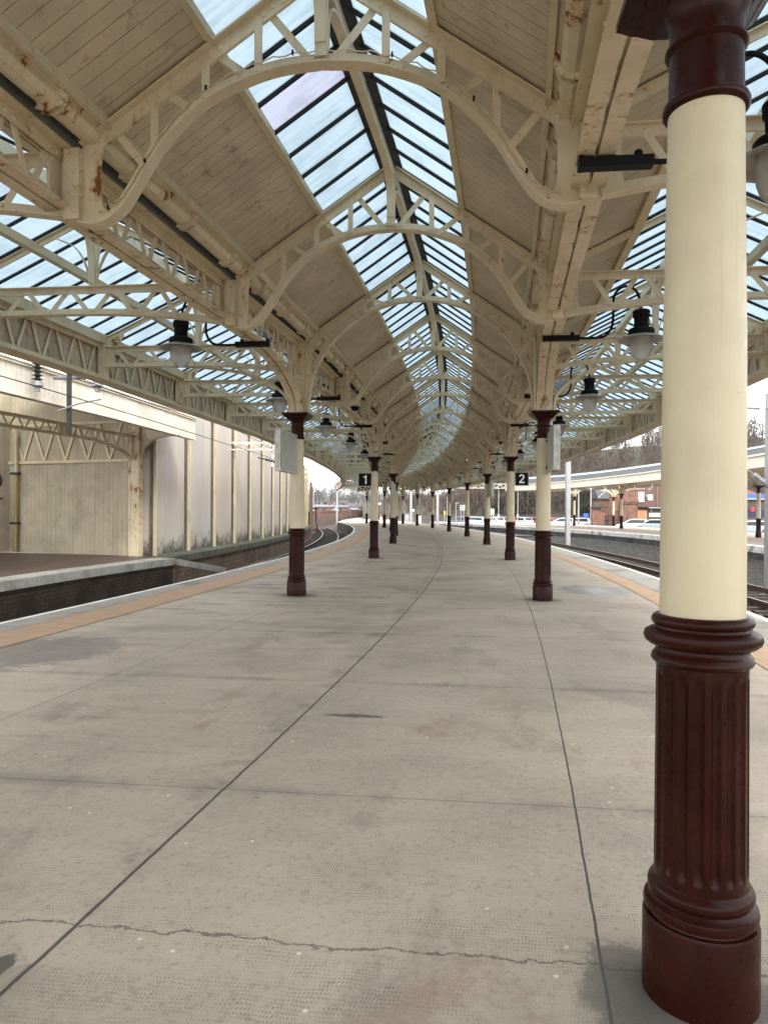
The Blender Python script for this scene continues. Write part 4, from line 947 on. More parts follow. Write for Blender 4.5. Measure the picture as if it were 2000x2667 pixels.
# ================================================================== OVERHEAD LINE
insul=simple('dark_insulator',(.05,.055,.065),.35); wirem=simple('overhead_wire',(.02,.02,.022),.5,.3); tubegrey=simple('grey_steel_tube',(.30,.32,.33),.5,.2)
def insulator(name,parent,a,b,r=.085,n=6,mat=insul):
    a=Vector(a);b=Vector(b); pts=[];rs=[]
    for i in range(n*4+1):
        f=i/(n*4); pts.append(a.lerp(b,f)); rs.append(r if i%4==2 else (.5*r if i%4 in(1,3) else .36*r))
    m=MB(); m.tube(pts,rs,14); return obj(name,m,mat,parent,smooth=50)
q=P(1.17,-7.2); t=empty('registration_arm',Vector((-6.75,15.3,4.05)),0,'grey overhead-line tube hung from two ribbed insulators at upper left','overhead equipment')
m=MB(); m.tube([(-.95,0,0),(.68,0,.02)],.038,12); m.tube([(.68,0,.02),(.72,0,.0),(.70,-.02,-.12)],.045,12); obj('tube',m,tubegrey,t,smooth=50)
m=MB(); m.tube([(.66,-.02,-.14),(.2,-.05,-.24),(-.25,-.1,-.42)],.018,8); obj('steady_arm',m,tubegrey,t)
for x in (-.72,.57):
    insulator('insulator',t,(x,0,.24),(x,0,.66),.12,5); m=MB(); m.tube([(x,0,.02),(x,0,.10),(x,0,.14),(x,0,.24)],[.05,.055,.12,.10],12); obj('insulator_cap',m,tubegrey,t,smooth=40)
m=MB(); m.box(-.08,-.0,-.03,.05,-.9,.7) ; obj('drop_post',m,dark,t); t.children[-1].location=(.30,.6,.42)
def portal(name,o0,o1,k,z0,z1,label,drops=(),grp='overhead line portal beams across the left track',n=None):
    a=P(k,o0);b=P(k,o1);d=b-a;Lq=d.length; t=empty(name,a,math.atan2(d.y,d.x),label,'portal beam',grp)
    m=MB()
    for y in (-.15,.15): m.box(0,Lq,y-.03,y+.03,z0,z0+.06); m.box(0,Lq,y-.03,y+.03,z1-.06,z1)
    nn=n or int(Lq/.75)
    for y in (-.15,.15): lattice(m,0,Lq,lambda x:z0+.05,z1-.05,nn,.055,.02,0) if y<0 else None
    obj('lattice_beam',m,white_steel if False else white_cream,t)
    for x in drops: m=MB(); m.box(x-.05,x+.05,-.05,.05,z0-.75,z0+.1); obj('drop_post',m,white_cream,t)
    return t
portal('portal_beam',-9.9,-5.6,1.20,4.72,5.08,'white lattice portal beam glimpsed above the fascia at upper left')
portal('portal_beam',-9.6,-5.4,2.85,4.28,4.66,'white lattice portal beam with drop post against the stained wall',(1.9,))
for i,(k,lab) in enumerate(((4.7,'third'),(5.6,'fourth'),(6.5,'fifth'),(7.4,'sixth'))): portal('portal_beam',-9.9,-5.4,k,4.35,4.85,f"thin white lattice portal beam, {lab} along the left track",(1.2,) if i%2 else ())
portal('portal_beam',6.35,14.2,7.35,4.10,4.62,'cream lattice beam spanning the tracks at the right behind the figure 2',(),'overhead line beams on the right')
def wire(name,pts,label,r=.011,grp='overhead wires'):
    b=pts[0]; m=MB(); m.tube([p-b for p in pts],r,6); o=obj(name,m,wirem,loc=b); tag(o,label,'overhead wire',grp); return o
wire('overhead_wire',[P(.5+.25*i,-7.25,3.92-.15*min(1,i/6)) for i in range(32)],'lower overhead wire following the left track past the stained wall')
wire('overhead_wire',[P(.5+.25*i,-6.9,4.35+.12*math.cos(i*1.1)-.22*min(1,i/6)) for i in range(32)],'upper overhead wire sagging above the left track',.010)
wire('overhead_wire',[P(.5+.25*i,7.2,4.3+.1*math.cos(i*.9)) for i in range(34)],'overhead wire above the right-hand track',.010)
wire('overhead_wire',[P(1.2+.25*i,12.2,4.6+.1*math.cos(i*.9)) for i in range(31)],'overhead wire in front of the far canopy',.010)
t=empty('section_insulator',P(2.62,-7.1,3.62),.9,'dark ribbed insulator strung in the wire before the wall','insulator'); insulator('ribs',t,(-.5,0,.06),(.5,0,-.06),.075,7)
m=MB(); m.tube([(-.9,0,.1),(-.5,0,.06)],.03,8); m.tube([(.5,0,-.06),(1.4,0,-.2)],.03,8); obj('rods',m,insul,t)
def mast(x,y,w,top,label,zb=-1.0):
    t=empty('overhead_mast',(x,y,zb),.1,label,'mast','pale overhead line masts'); h=top-zb
    m=MB(); m.box(-w/2,w/2,-w/2,-w/2+.03,0,h); m.box(-w/2,w/2,w/2-.03,w/2,0,h); m.box(-.02,.02,-w/2+.03,w/2-.03,0,h); m.box(-w/2,-w/2+.03,-w/2+.03,w/2-.03,0,h); obj('shaft',m,white_steel,t)
    m=MB(); m.box(-w*.9,w*.9,-w*.9,w*.9,0,.05); m.box(-w/2-.012,w/2+.012,-w/2-.012,w/2+.012,h*.45,h*.45+.05); obj('base_plate',m,white_steel,t); return t
t=mast(11.98,22.1,.21,5.28,'pale grey overhead mast at the right edge, with two ribbed insulators')
insulator('insulator',t,(-.55,0,3.75),(-.20,-.02,3.50),.10,5,tubegrey); m=MB(); m.tube([(-1.6,0,4.5),(-.55,0,3.75)],.03,8); m.tube([(-.2,-.02,3.5),(-.05,0,3.35)],.045,8); obj('stay_tube',m,tubegrey,t)
insulator('insulator',t,(-1.0,0,5.82),(-.35,0,5.80),.06,9,tubegrey); m=MB(); m.tube([(-.35,0,5.8),(-.1,0,5.8)],.02,8); obj('eye_rod',m,tubegrey,t)
mast(13.05,50.5,.30,6.6,'tall white overhead mast between the tracks, right of the lamp-lit columns')['label']='tall white overhead mast standing between the tracks before the far canopy'
mast(7.3,97,.28,6.2,'white mast beyond the platform edge, right of the sixth right column')
mast(4.55,120,.32,6.6,'white mast beyond the platform end beside a round sign')
mast(-12.8,128,.34,5.6,'left of two white masts behind the brick wall at left',-1); mast(-8.6,130,.30,5.0,'right of two white masts behind the brick wall at left',-1)

k=1/3; A=spline(ARCH_MID,6); a0=P(k,0); cc=cr(k); nn=Vector((-cc[1],cc[0],0)); ex=Vector((cc[0],cc[1],0))
full=[(-x,z) for x,z in A[::-1]][:-1]+A; rd=random.Random(2)
cp=[ex*x-nn*.03+Vector((0,0,z+.108+.012*math.sin(i*1.7)+rd.uniform(-.004,.004))) for i,(x,z) in enumerate(full) if abs(x)<1.93]
t=empty('cable',a0,0,'thin dark cable clipped along the top of the nearest arch','cable'); m=MB(); m.tube(cp,.006,6); obj('wire',m,cream,t,smooth=60)
for i in range(4,len(cp)-3,15): m=MB(); p=cp[i]; m.box(p.x-.008,p.x+.008,p.y-.012,p.y+.012,p.z-.014,p.z+.02); obj('clip',m,black,t)
# ================================================================== FAR PLATFORM CANOPY (right)
CF=[(13.7,80),(16.2,74),(17.9,67),(18.9,58),(19.3,50),(19.0,38),(18.3,26),(17.2,14),(16.4,7)]
CF=[Vector((a,b,0)) for a,b in spline(CF,3)]
def corr_m():
    n=N('grey_corrugated_sheet'); u=n.uv(); x,y,z=n.sep(u); w_=n.math('SINE',n.math('MULTIPLY',x,2*math.pi/.16)); b=n.noise(n.pos(),.8,4)
    n.bump(w_,.8,.03); return n.done(n.mix(n.ramp(b,.3,.7),(.075,.082,.088),(.05,.055,.06)),.6,0.,.15)
corr=corr_m()
def cglass_m():
    n=N('patent_glazing_outside'); u=n.uv(); x,y,z=n.sep(u); f=n.math('ABSOLUTE',n.math('SUBTRACT',n.math('FRACT',n.math('DIVIDE',x,.62)),.5))
    return n.done(n.mix(n.ramp(f,.36,.40),(.30,.38,.43),(.03,.04,.045)),.5,0.,.15)
cglass=cglass_m()
fcn=empty('far_canopy',CF[0],0,'long far canopy with white fascia, grey corrugated roof and glazed strip above','canopy'); fb=CF[0]
def cprof(p0,p1,mat,name,closed=True,uvs=1):
    m=MB(); s=0
    for a,b in zip(CF[:-1],CF[1:]):
        A,B=a-fb,b-fb; l=(b-a).length; dn=(b-a).normalized(); nx=Vector((-dn.y,dn.x,0)); 
        if nx.x<0: nx=-nx
        q=[A+nx*p0[0]+Vector((0,0,p0[1])),B+nx*p0[0]+Vector((0,0,p0[1])),B+nx*p1[0]+Vector((0,0,p1[1])),A+nx*p1[0]+Vector((0,0,p1[1]))]
        v=Vector((0,0,-.04)) if abs(p1[0]-p0[0])>.2 else nx*.05
        m.add(q+[x+v for x in q],[(0,1,2,3),(7,6,5,4),(0,4,5,1),(3,2,6,7),(0,3,7,4),(1,5,6,2)],[[(s,0),(s+l,0),(s+l,1),(s,1)]]*2+[[(0,0)]*4]*4); s+=l
    return obj(name,m,mat,fcn)
cprof((0,3.86),(0,4.44),white_cream,'fascia'); cprof((-.10,4.44),(-.10,4.54),white_cream,'gutter'); cprof((-.05,4.55),(1.5,5.10),corr,'corrugated_roof'); cprof((1.5,5.13),(2.6,5.46),cglass,'glazed_strip')
cprof((2.6,5.46),(6.2,4.6),corr,'rear_roof'); cprof((.1,4.12),(6.0,4.16),backboards,'soffit'); cprof((6.2,3.9),(6.2,4.6),white_cream,'rear_fascia')
A=CF[0]-fb; m=MB(); m.box(A.x-.05,A.x+6.1,A.y+.0,A.y+.06,3.86,4.5); obj('end_fascia',m,white_cream,fcn)
def far_column(x,y,label):
    r=dup(pc,Vector((x,y,0)),.1,label,'columns of the far platform'); m=MB()
    for an in range(8):
        a=an*math.pi/4+.2; path=[(math.cos(a)*q,math.sin(a)*q,z) for q,z in spline([(.16,3.32),(.2,3.5),(.4,3.75),(.8,3.98),(1.5,4.1)],3)]; m.tube(path,.05,5)
    obj('spandrel_bracket',m,cream,r); return r
far_column(22.5,67.4,'column on the far platform, right of the pair beneath the sandstone tower'); far_column(21.45,80.2,'column on the far platform standing by the iron gate'); far_column(26.3,81.5,'column on the far platform just left of the sandstone tower'); far_column(23.7,45,'column on the far platform beside the right-edge mast')
for (x,y),l in zip(((21.0,76),(23.3,72.5),(24.4,75),(22.6,64),(25.8,70),(24.0,60)),ORD): dup(pl,Vector((x,y,4.16)),.3+x,f"tiny dark lamp under the far canopy, {l} of its scatter",'lamps under the far canopy')
# ================================================================== RIGHT BACKGROUND BUILDINGS
def pxy(px,Y): return (px-1000)*Y/1850
def box_part(name,parent,x0,x1,y0,y1,z0,z1,mat):
    m=MB(); W=x1-x0;D=y1-y0;H=z1-z0
    m.add([(x0,y0,z0),(x1,y0,z0),(x1,y1,z0),(x0,y1,z0),(x0,y0,z1),(x1,y0,z1),(x1,y1,z1),(x0,y1,z1)],
      [(0,1,5,4),(1,2,6,5),(2,3,7,6),(3,0,4,7),(4,5,6,7),(3,2,1,0)],[[(0,0),(W,0),(W,H),(0,H)],[(0,0),(D,0),(D,H),(0,H)],[(0,0),(W,0),(W,H),(0,H)],[(0,0),(D,0),(D,H),(0,H)],[(0,0),(W,0),(W,D),(0,D)],[(0,0)]*4])
    return obj(name,m,mat,parent)
tile_r=brick_m('brown_roof_tiles',(.11,.055,.045),(.14,.07,.055),(.05,.03,.025),.3,.22,None,.02); slate=brick_m('grey_slates',(.085,.09,.10),(.11,.115,.125),(.05,.05,.055),.35,.25,None,.012)
tile_red=brick_m('red_roof_tiles',(.25,.075,.055),(.30,.09,.065),(.14,.05,.04),.3,.22,None,.02)
def gable_roof(name,parent,x0,x1,y0,y1,z0,z1,mat,axis='x',hip=0.):
    m=MB(); 
    if axis=='x':
        c=(y0+y1)/2; v=[(x0,y0,z0),(x1,y0,z0),(x1,y1,z0),(x0,y1,z0),(x0+hip,c,z1),(x1-hip,c,z1)]; S=math.hypot(c-y0,z1-z0); W=x1-x0
        f=[(0,1,5,4),(2,3,4,5),(3,0,4),(1,2,5)]; uv=[[(0,0),(W,0),(W-hip,S),(hip,S)],[(0,0),(W,0),(W-hip,S),(hip,S)],[(0,0),(1,0),(.5,S)],[(0,0),(1,0),(.5,S)]]
    else:
        c=(x0+x1)/2; v=[(x0,y0,z0),(x1,y0,z0),(x1,y1,z0),(x0,y1,z0),(c,y0+hip,z1),(c,y1-hip,z1)]; S=math.hypot(c-x0,z1-z0); W=y1-y0
        f=[(3,0,4,5),(1,2,5,4),(0,1,4),(2,3,5)]; uv=[[(0,0),(W,0),(W,S),(0,S)],[(0,0),(W,0),(W,S),(0,S)],[(0,0),(1,0),(.5,S)],[(0,0),(1,0),(.5,S)]]
    m.add(v,f+[(3,2,1,0)],uv+[[(0,0)]*4]); return obj(name,m,mat,parent)
rough_wall=rough_m('grey_brown_harling',(.10,.085,.07),(.075,.065,.055),2.5,.9,.3); wglass=simple('window_dark_glass',(.03,.035,.04),.08)
orangeb=simple('orange_board',(.62,.30,.13),.6,0,.12); bluep=simple('bright_blue_band',(.06,.16,.52),.4,0,.1); navy=simple('navy_front',(.015,.022,.075),.4); redp=simple('red_sign',(.55,.04,.04),.5)
# sandstone tower
Y=106; t=empty('sandstone_tower',(pxy(1600,Y),Y,-.8),0,'red sandstone masonry tower with a projecting dark ledge','building')
box_part('wall',t,1.0,3.45,0,5,0,9.0,sandstone); box_part('ledge',t,.9,3.9,-.25,.0,3.55,3.9,stone); box_part('base',t,.85,3.3,-.15,-.003,0,3.5,sandstone); box_part('buttress',t,.1,.97,.3,3,0,6.4,sandstone)
Y=119; t=empty('brick_house',(pxy(1562,Y),Y,-.8),0,'red brick gabled house with dark slate roof left of the sandstone tower','house')
box_part('wall',t,0,2.4,0,5,0,4.6,redbrick); gable_roof('roof',t,-.3,2.8,-.4,5.4,4.6,6.4,slate,'x'); m=MB(); m.bar((-.5,-.42,4.7),(1.0,-.42,6.2),.14,.05); obj('bargeboard',m,white_p,t)
Y=98; t=empty('gate_pier',(pxy(1557,Y),Y,-.8),0,'squat sandstone gate pier with wide dark cap beside iron railings','gate pier')
box_part('pier',t,-.75,.35,0,.8,0,2.9,sandstone); box_part('side_wall',t,.35,.9,.1,.7,0,2.6,sandstone); box_part('cap',t,-1.05,1.25,-.3,1.1,2.9,3.06,dark); box_part('coping_course',t,-.5,.85,-.1,.9,3.06,3.75,stone)
t=empty('iron_gate',(pxy(1572,Y),Y+.3,-.8),0,'dark iron gate with swept top between pier and tower','gate'); m=MB()
for i in range(15): x=.0+.15*i; h=1.7+.9*(i/14)**2; m.bar((x,0,0),(x,0,h),.04,.04)
for z in (.25,1.2): m.bar((0,0,z),(2.15,0,z),.05,.05,side=(0,1,0))
pts=[(.15*i,0,1.75+.9*(i/14)**2) for i in range(15)]; m.tube(pts,.05,5); obj('bars',m,black,t)
Y=112; t=empty('tiled_house',(pxy(1657,Y),Y,-.8),0,'low house with brown tiled roof, white dormers and dark harled wall','house')
box_part('wall',t,0,12,0,7,0,3.2,rough_wall); gable_roof('roof',t,-.4,12.5,-.5,8,3.2,6.8,tile_r,'x',1.0)
for x in (.5,2.1): 
    d=box_part('dormer',t,x,x+.75,.2 if x<1 else .8,2.8,4.0,5.6 if x<1 else 5.2,white_p)
m=MB(); m.box(.1,1.62,-.06,-.004,1.25,2.72); obj('orange_board',m,orangeb,t); m=MB(); m.box(1.95,3.7,-.06,-.004,1.65,2.3); obj('white_board',m,white_p,t); m=MB(); m.box(1.7,12,-.5,-.4,3.05,3.15); m.bar((2.3,-.3,3.1),(2.3,-.05,2.4),.07,.07); obj('white_gutter',m,white_p,t)
m=MB(); m.bar((3.0,-.56,3.3),(4.5,3.4,6.9),.12,.1); obj('hip_ridge',m,redbrick,t)
Y=95; t=empty('shop_building',(pxy(1922,Y),Y,-.8),0,'single-storey building with bright blue band and red tiled roof at right','building')
box_part('wall',t,0,6,0,5,0,4.2,rough_wall); m=MB(); m.box(-.2,2.05,-.3,0,4.30,4.95); m.box(-.2,6,-.28,0,4.31,4.94); obj('blue_band',m,bluep,t); m=MB(); m.box(-.2,6,-.32,0,4.20,4.29); obj('white_trim',m,white_p,t); gable_roof('roof',t,-3.5,2.4,-.3,5,4.96,6.6,tile_red,'x',2.6)
m=MB(); m.box(0,6,-.06,-.003,1.9,2.7); obj('navy_panel',m,navy,t); m=MB(); m.box(0,6,-.07,-.003,2.75,3.3); obj('dark_window',m,wglass,t); m=MB(); m.box(1.55,2.1,-.14,-.09,2.55,3.15); obj('red_notice',m,redp,t)
t=empty('railing_fence',(pxy(1925,90),90,-.8),0,'pale grey metal railings in front of the blue-banded building','railings'); m=MB()
for i in range(40): m.bar((.16*i,0,0),(.16*i,0,1.55),.05,.05)
for z in (.2,1.4): m.bar((0,.03,z),(6.4,.03,z),.05,.05,side=(0,1,0))
obj('bars',m,grey_tin,t)
# ---- small signs, lamp posts and cabinets
def pole(x,y,h,label,grp='slim white lamp posts in the car park',head=True,w=.055,z=-.8):
    t=empty('lamp_post',(x,y,z),0,label,'lamp post',grp); m=MB(); m.tube([(0,0,0),(0,0,h*.5),(0,0,h)],[w*1.3,w,w*.7],8); obj('pole',m,white_steel,t,smooth=60)
    m=MB(); m.box(-.10,.10,-.1,.1,0,.9) ; m.box(-.16,.16,-.1,.1,1.5,1.9); obj('control_box',m,white_steel,t) if head==2 else None
    m=MB(); m.box(-.12,.45,-.09,.09,h,h+.10); obj('lantern',m,grey_tin,t) if head else None
pole(pxy(1164,112),112,4.4,'thin lamp post left of the fifth right column'); pole(pxy(1187,110),110,3.6,'thin lamp post right of the fifth right column'); pole(pxy(1298,106),106,6.2,'tall slim lamp post with a small box between the figure 2 columns',head=2); pole(pxy(1348,106),106,6.2,'tall slim lamp post close left of the nearest right column',head=2); pole(pxy(1506,100),100,5.5,'white post just right of the tall mast, before the trees',head=0,w=.1); pole(pxy(1538,100),100,5.8,'white post close left of the sandstone gate pier',head=0,w=.11)
def board_sign(px0,px1,y0,y1,Y,mat,label,posts=2,cat='sign',bars=0):
    x0,x1=pxy(px0,Y),pxy(px1,Y); z1=1.55+(1332-y0)/1850*Y; z0=1.55+(1332-y1)/1850*Y; t=empty('sign_board',((x0+x1)/2,Y,-.8),0,label,cat); w_=(x1-x0)/2
    m=MB(); m.box(-w_,w_,-.03,.03,z0+.8,z1+.8); obj('panel',m,mat,t)
    for s in ((-.6,.6) if posts==2 else (0,)): m=MB(); m.box(w_*s-.04,w_*s+.04,.035,.09,0,z1+.7); obj('post',m,white_steel,t)
    for i in range(bars): h=(z1-z0); m=MB(); m.box(-w_*.8,w_*.25,-.037,-.031,z0+.8+h*(.18+.42*i),z0+.8+h*(.38+.42*i)); obj('dark_bar',m,signblack,t)
    return t
board_sign(1198,1210,1316,1329,108,white_p,'white sign on two posts with two dark bars',2,'sign',2)
board_sign(1277,1286,1325,1341,105,white_p,'plain white notice board right of the third right column')
ys=board_sign(1155,1160.5,1331,1342,106,simple('yellow_panel',(.75,.42,.03),.5),'small yellow warning sign near the far platform end',1)
board_sign(1519,1531,1335,1346,104,bluep,'blue notice board left of the sandstone gate pier')
def cabinet(px,Y,w_,h,mat,label):
    t=empty('equipment_cabinet',(pxy(px,Y),Y,-.6),0,label,'cabinet'); m=MB(); m.box(-w_,w_,-.3,.3,0,h); obj('body',m,mat,t); m=MB(); m.box(-w_-.05,w_+.05,-.35,.35,h,h+.06); obj('lid',m,mat,t)
    m=MB(); m.box(-w_+.06,-.02,-.312,-.302,.08,h-.08); m.box(.02,w_-.06,-.312,-.302,.08,h-.08); obj('doors',m,mat,t)
cabinet(1060,112,.32,1.6,grey_tin,'pale green-grey cabinet at the platform end beside a white mast'); cabinet(1091,104,.30,1.35,white_p,'white equipment cabinet at the platform end')
t=empty('round_sign',(pxy(1076,110),110,-.6),0,'round white sign on a post at the platform end','sign'); m=MB(); m.tube([(0,-.02,2.25),(0,.02,2.25)],.21,20); obj('disc',m,white_p,t); m=MB(); m.tube([(0,.05,0),(0,.05,2.3)],.03,6); obj('post',m,grey_tin,t)
t=empty('platform_lamp_column',(pxy(988,112),112,0),0,'slim dark lamp column on the platform end seen right of the figure 1 column','lamp post'); m=MB(); m.tube([(0,0,0),(0,0,4.6)],[.07,.045],8); m.lathe([(.12,0),(.08,.5)],10); obj('pole',m,dark,t); m=MB(); m.box(-.25,.25,-.12,.12,2.55,2.8); obj('monitor',m,white_p,t)
t=empty('litter_bin',(pxy(991.5,118),118,0),0,'small red and white bin on the platform end','bin'); m=MB(); m.lathe([(.22,0),(.24,.5),(.22,.52)],12); obj('body',m,white_p,t); m=MB(); m.lathe([(.235,.50),(.25,.75),(.1,.9),(0,.9)],12); obj('lid',m,redp,t)
# ================================================================== CARS
def carmat(name,c): 
    n=N(name); n.b.inputs['Coat Weight'].default_value=.6; return n.done(c,.3)
cw_,cr_,cs_,cb_=carmat('white_car_paint',(.75,.76,.78)),carmat('red_car_paint',(.42,.02,.025)),carmat('silver_blue_car_paint',(.42,.50,.56)),carmat('dark_blue_car_paint',(.03,.045,.09))
tyre=simple('tyre_rubber',(.015,.015,.016),.8); redl=simple('tail_lamp_red',(.5,.015,.015),.2)
def car(loc,rz,mat,label,est=0.):
    t=empty('parked_car',loc,rz,label,'car','parked cars beyond the far platform')
    # local: y is length (rear at -y), profile in (y,z)
    def loft(sections):
        m=MB(); n=len(sections[0]); 
        for i in range(len(sections)-1):
            A,B=sections[i],sections[i+1]; m.add(A+B,[(j,(j+1)%n,n+(j+1)%n,n+j) for j in range(n)])
        m.add(sections[0],[tuple(range(n))[::-1]]); m.add(sections[-1],[tuple(range(n))]); return m
    def ring(y,w,z0,z1,r=.12): return [(-w,y,z0+r),(-w+r,y,z0),(w-r,y,z0),(w,y,z0+r),(w,y,z1-r),(w-r*.8,y,z1),(-w+r*.8,y,z1),(-w,y,z1-r)]
    m=loft([ring(-2.1,.72,.42,.80,.1),ring(-2.02,.82,.28,.95),ring(-1.2,.88,.22,.97),ring(.6,.89,.22,.96),ring(1.3,.88,.22,.92),ring(1.95,.80,.28,.78),ring(2.1,.66,.38,.64,.1)]); obj('body',m,mat,t,smooth=30)
    yb=-1.95-est*.05
    m=loft([ring(yb,.70,.90,1.0,.04),ring(yb+.42,.66,.90,1.43,.1),ring(-.3,.66,.90,1.52,.1),ring(.35,.64,.90,1.47,.1),ring(1.25,.72,.90,.97,.03)]); obj('cabin',m,mat,t,smooth=30)
    m=MB()
    m.add([(-.56,yb+.02,1.0),(.56,yb+.02,1.0),(.50,yb+.38,1.40),(-.50,yb+.38,1.40)],[(0,1,2,3)]); obj('rear_window',m,wglass,t,fix=False); t.children[-1].location=(0,-.035,.012)
    for s in (-1,1):
        m=MB(); m.add([(s*.705,-1.35,1.0),(s*.70,1.0,1.0),(s*.645,.30,1.40),(s*.665,-1.3,1.40)],[(0,1,2,3)]); obj('side_window',m,wglass,t,fix=False); t.children[-1].location=(s*.02,0,0)
        m=MB(); m.box(min(s*.62,s*.80),max(s*.62,s*.80),-2.12,-2.0,.74,.90); obj('tail_light',m,redl,t)
        for y in (-1.3,1.3): m=MB(); m.tube([(s*.70,y,.31),(s*.90,y,.31)],.31,16); w=obj('wheel',m,tyre,t,smooth=40); m=MB(); m.tube([(s*.905,y,.31),(s*.912,y,.31)],.19,12); obj('rim',m,grey_tin,w)
    return t
CARS=[(1200,112,cb_,.5,'dark blue car by the two-bar sign'),(1232,112,cw_,-.2,'white car just right of the two-bar sign'),(1252,110,cs_,.4,'silver blue hatchback left of the third right column'),(1292,111,cw_,.2,'white car below the white notice board'),(1318,112,cs_,-.3,'silver car left of the second right column'),(1338,113,cr_,.2,'red car half hidden by the figure 2 column'),(1362,111,cs_,.3,'silver blue car between the two nearest right columns'),(1384,112,cr_,.9,'bright red car seen in the gap left of the nearest right column'),(1434,104,cr_,.3,'red car just right of the nearest right column'),(1462,100,cw_,1.45,'large white estate car side-on at the tall mast'),(1505,101,cw_,1.2,'white car right of the tall mast'),(1528,104,cb_,.9,'dark car under the blue notice board'),(1648,90,cw_,1.3,'white estate car in front of the sandstone tower'),(1683,92,cb_,.4,'dark car in front of the orange board'),(1703,88,cs_,.9,'pale silver car under the tiled house'),(1955,78,cs_,1.2,'pale silver car by the grey railings')]
for px,Y,mt,rz,lab in CARS: car(Vector((pxy(px,Y),Y,-.78)),rz,mt,lab)
# ================================================================== TREES
bark=simple('winter_bark',(.075,.058,.045),.9,0,.3,2); twig_b=simple('brown_twigs',(.085,.062,.048),.95,0,.4,.6); twig_r=simple('reddish_twigs',(.105,.060,.052),.95,0,.4,.6); ivy=rough_m('dark_ivy',(.022,.034,.014),(.045,.055,.026),1.5,.8,.3)
def bare_tree(seed,h,mat,label,cat='tree',ivyd=False,spread=.42):
    rd=random.Random(seed); tr=MB(); tw=MB()
    def grow(p,d,l,r,lev):
        n=3; q=p; path=[p]; rs=[r]
        for i in range(n):
            d=(d+Vector((rd.uniform(-1,1),rd.uniform(-1,1),rd.uniform(-.3,.6)))*.16).normalized(); q=q+d*(l/n); path.append(q); rs.append(r*(1-.16*(i+1)))
        (tr if lev<2 else tw).tube(path,[max(.012,x) for x in rs],6 if lev<2 else 3,cap=False)
        if lev>=5: return
        for i in range(3 if lev<4 else 3):
            f=rd.uniform(.45,1.); b=path[0].lerp(path[-1],f) if f<.95 else path[-1]
            a=rd.uniform(0,6.283); nd=(d+Vector((math.cos(a),math.sin(a),rd.uniform(-.15,.5)))*rd.uniform(.5,1.0)*(spread+.4)).normalized()
            grow(b,nd,l*rd.uniform(.58,.80),rs[-1]*rd.uniform(.5,.75),lev+1)
    grow(Vector((0,0,0)),Vector((rd.uniform(-.05,.05),rd.uniform(-.05,.05),1)),h*.36,h*.021,0)
    t=empty('bare_tree' if not ivyd else 'ivy_tree',(0,-500,0),0,label,cat,'bare winter trees on the right hillside'); obj('trunk',tr,bark,t,smooth=60,fix=False); obj('crown',tw,mat,t,fix=False)
    if ivyd:
        m=MB()
        for i in range(2600):
            z=rd.uniform(.03,.86)*h; rr=h*.17*math.sin(math.pi*min(1,(z/h)*.9+.12))*rd.uniform(.15,1.05)*(1+.35*math.sin(z*1.9+rd.random())); a=rd.uniform(0,6.283); p=Vector((rr*math.cos(a),rr*math.sin(a),z)); s=rd.uniform(.12,.32)
            d1=Vector((rd.uniform(-1,1),rd.uniform(-1,1),rd.uniform(-1,1))).normalized()*s; d2=Vector((rd.uniform(-1,1),rd.uniform(-1,1),rd.uniform(-1,1))).normalized()*s; m.add([p,p+d1,p+d1+d2*.6,p+d2],[(0,1,2,3)])
        obj('ivy_leaves',m,ivy,t,fix=False)
    return t
T=[bare_tree(3,9,twig_b,'x'),bare_tree(8,10,twig_r,'x'),bare_tree(15,9.5,twig_b,'x',spread=.6),bare_tree(21,9,twig_b,'x',ivyd=True)]
bpy.context.view_layer.update(); [index(t) for t in T]
TP=[]
rd=random.Random(11)
spots=[(1182,134,1,.8),(1196,140,1,.85),(1212,132,1,.9),(1228,130,0,1.0),(1244,136,2,1.0),(1262,128,0,1.05),(1282,132,2,1.05),(1300,130,3,.95),(1318,126,0,1.05),(1340,130,3,1.15),(1356,136,2,1.1),(1374,130,3,1.1),(1392,128,0,1.1),(1412,134,2,1.15),(1432,128,0,1.05),(1452,132,2,1.1),(1470,126,0,1.15),(1490,130,1,1.1),(1500,122,2,.9),(1522,126,3,1.0),(1536,122,0,.95),(1552,128,2,1.1),(1590,132,3,1.0),(1612,136,2,1.2),(1640,138,0,1.2),(1668,138,2,1.15),(1700,136,0,1.2),(1725,140,2,1.2),(1085,150,1,.8),(1105,152,0,.8),(1128,146,1,.8),(1150,140,1,.85),(1168,142,0,.85),(1060,158,0,.8)]
used=set()
where=['at the left fringe of the wood','behind the car park','behind the parked cars','behind the far canopy']
for i,(px,Y,v,sc) in enumerate(spots):
    a=(px-1000)/1850; x=a*Y; z=-1.2 if Y<130 else -.6
    kind=['spreading brown bare tree','reddish bare tree','wide brown bare tree','ivy-covered dark tree'][v]
    near='left of the sixth right column' if px<1120 else 'between the fifth and sixth right columns' if px<1170 else 'between the fourth and fifth right columns' if px<1216 else 'between the third and fourth right columns' if px<1265 else 'behind the white notice board' if px<1326 else 'by the nearest right column' if px<1400 else 'between the nearest right column and the tall mast' if px<1475 else 'between the tall mast and the gate pier' if px<1545 else 'above the far canopy roof'
    cnt=sum(1 for q in TP if q==(near,v)); TP.append((near,v))
    lab=f"{kind} {near}"+('' if cnt==0 else f", {ORD[cnt]} of these")
    if v not in used: r=T[v]; used.add(v)
    else: r=dup(T[v],(0,0,0),0)
    r.location=(x,Y,z); r.rotation_euler=(0,0,rd.uniform(0,6.28)); r.scale=(sc*rd.uniform(.9,1.1),)*2+(sc*.95,); tag(r,lab,'tree','bare winter trees on the right hillside')
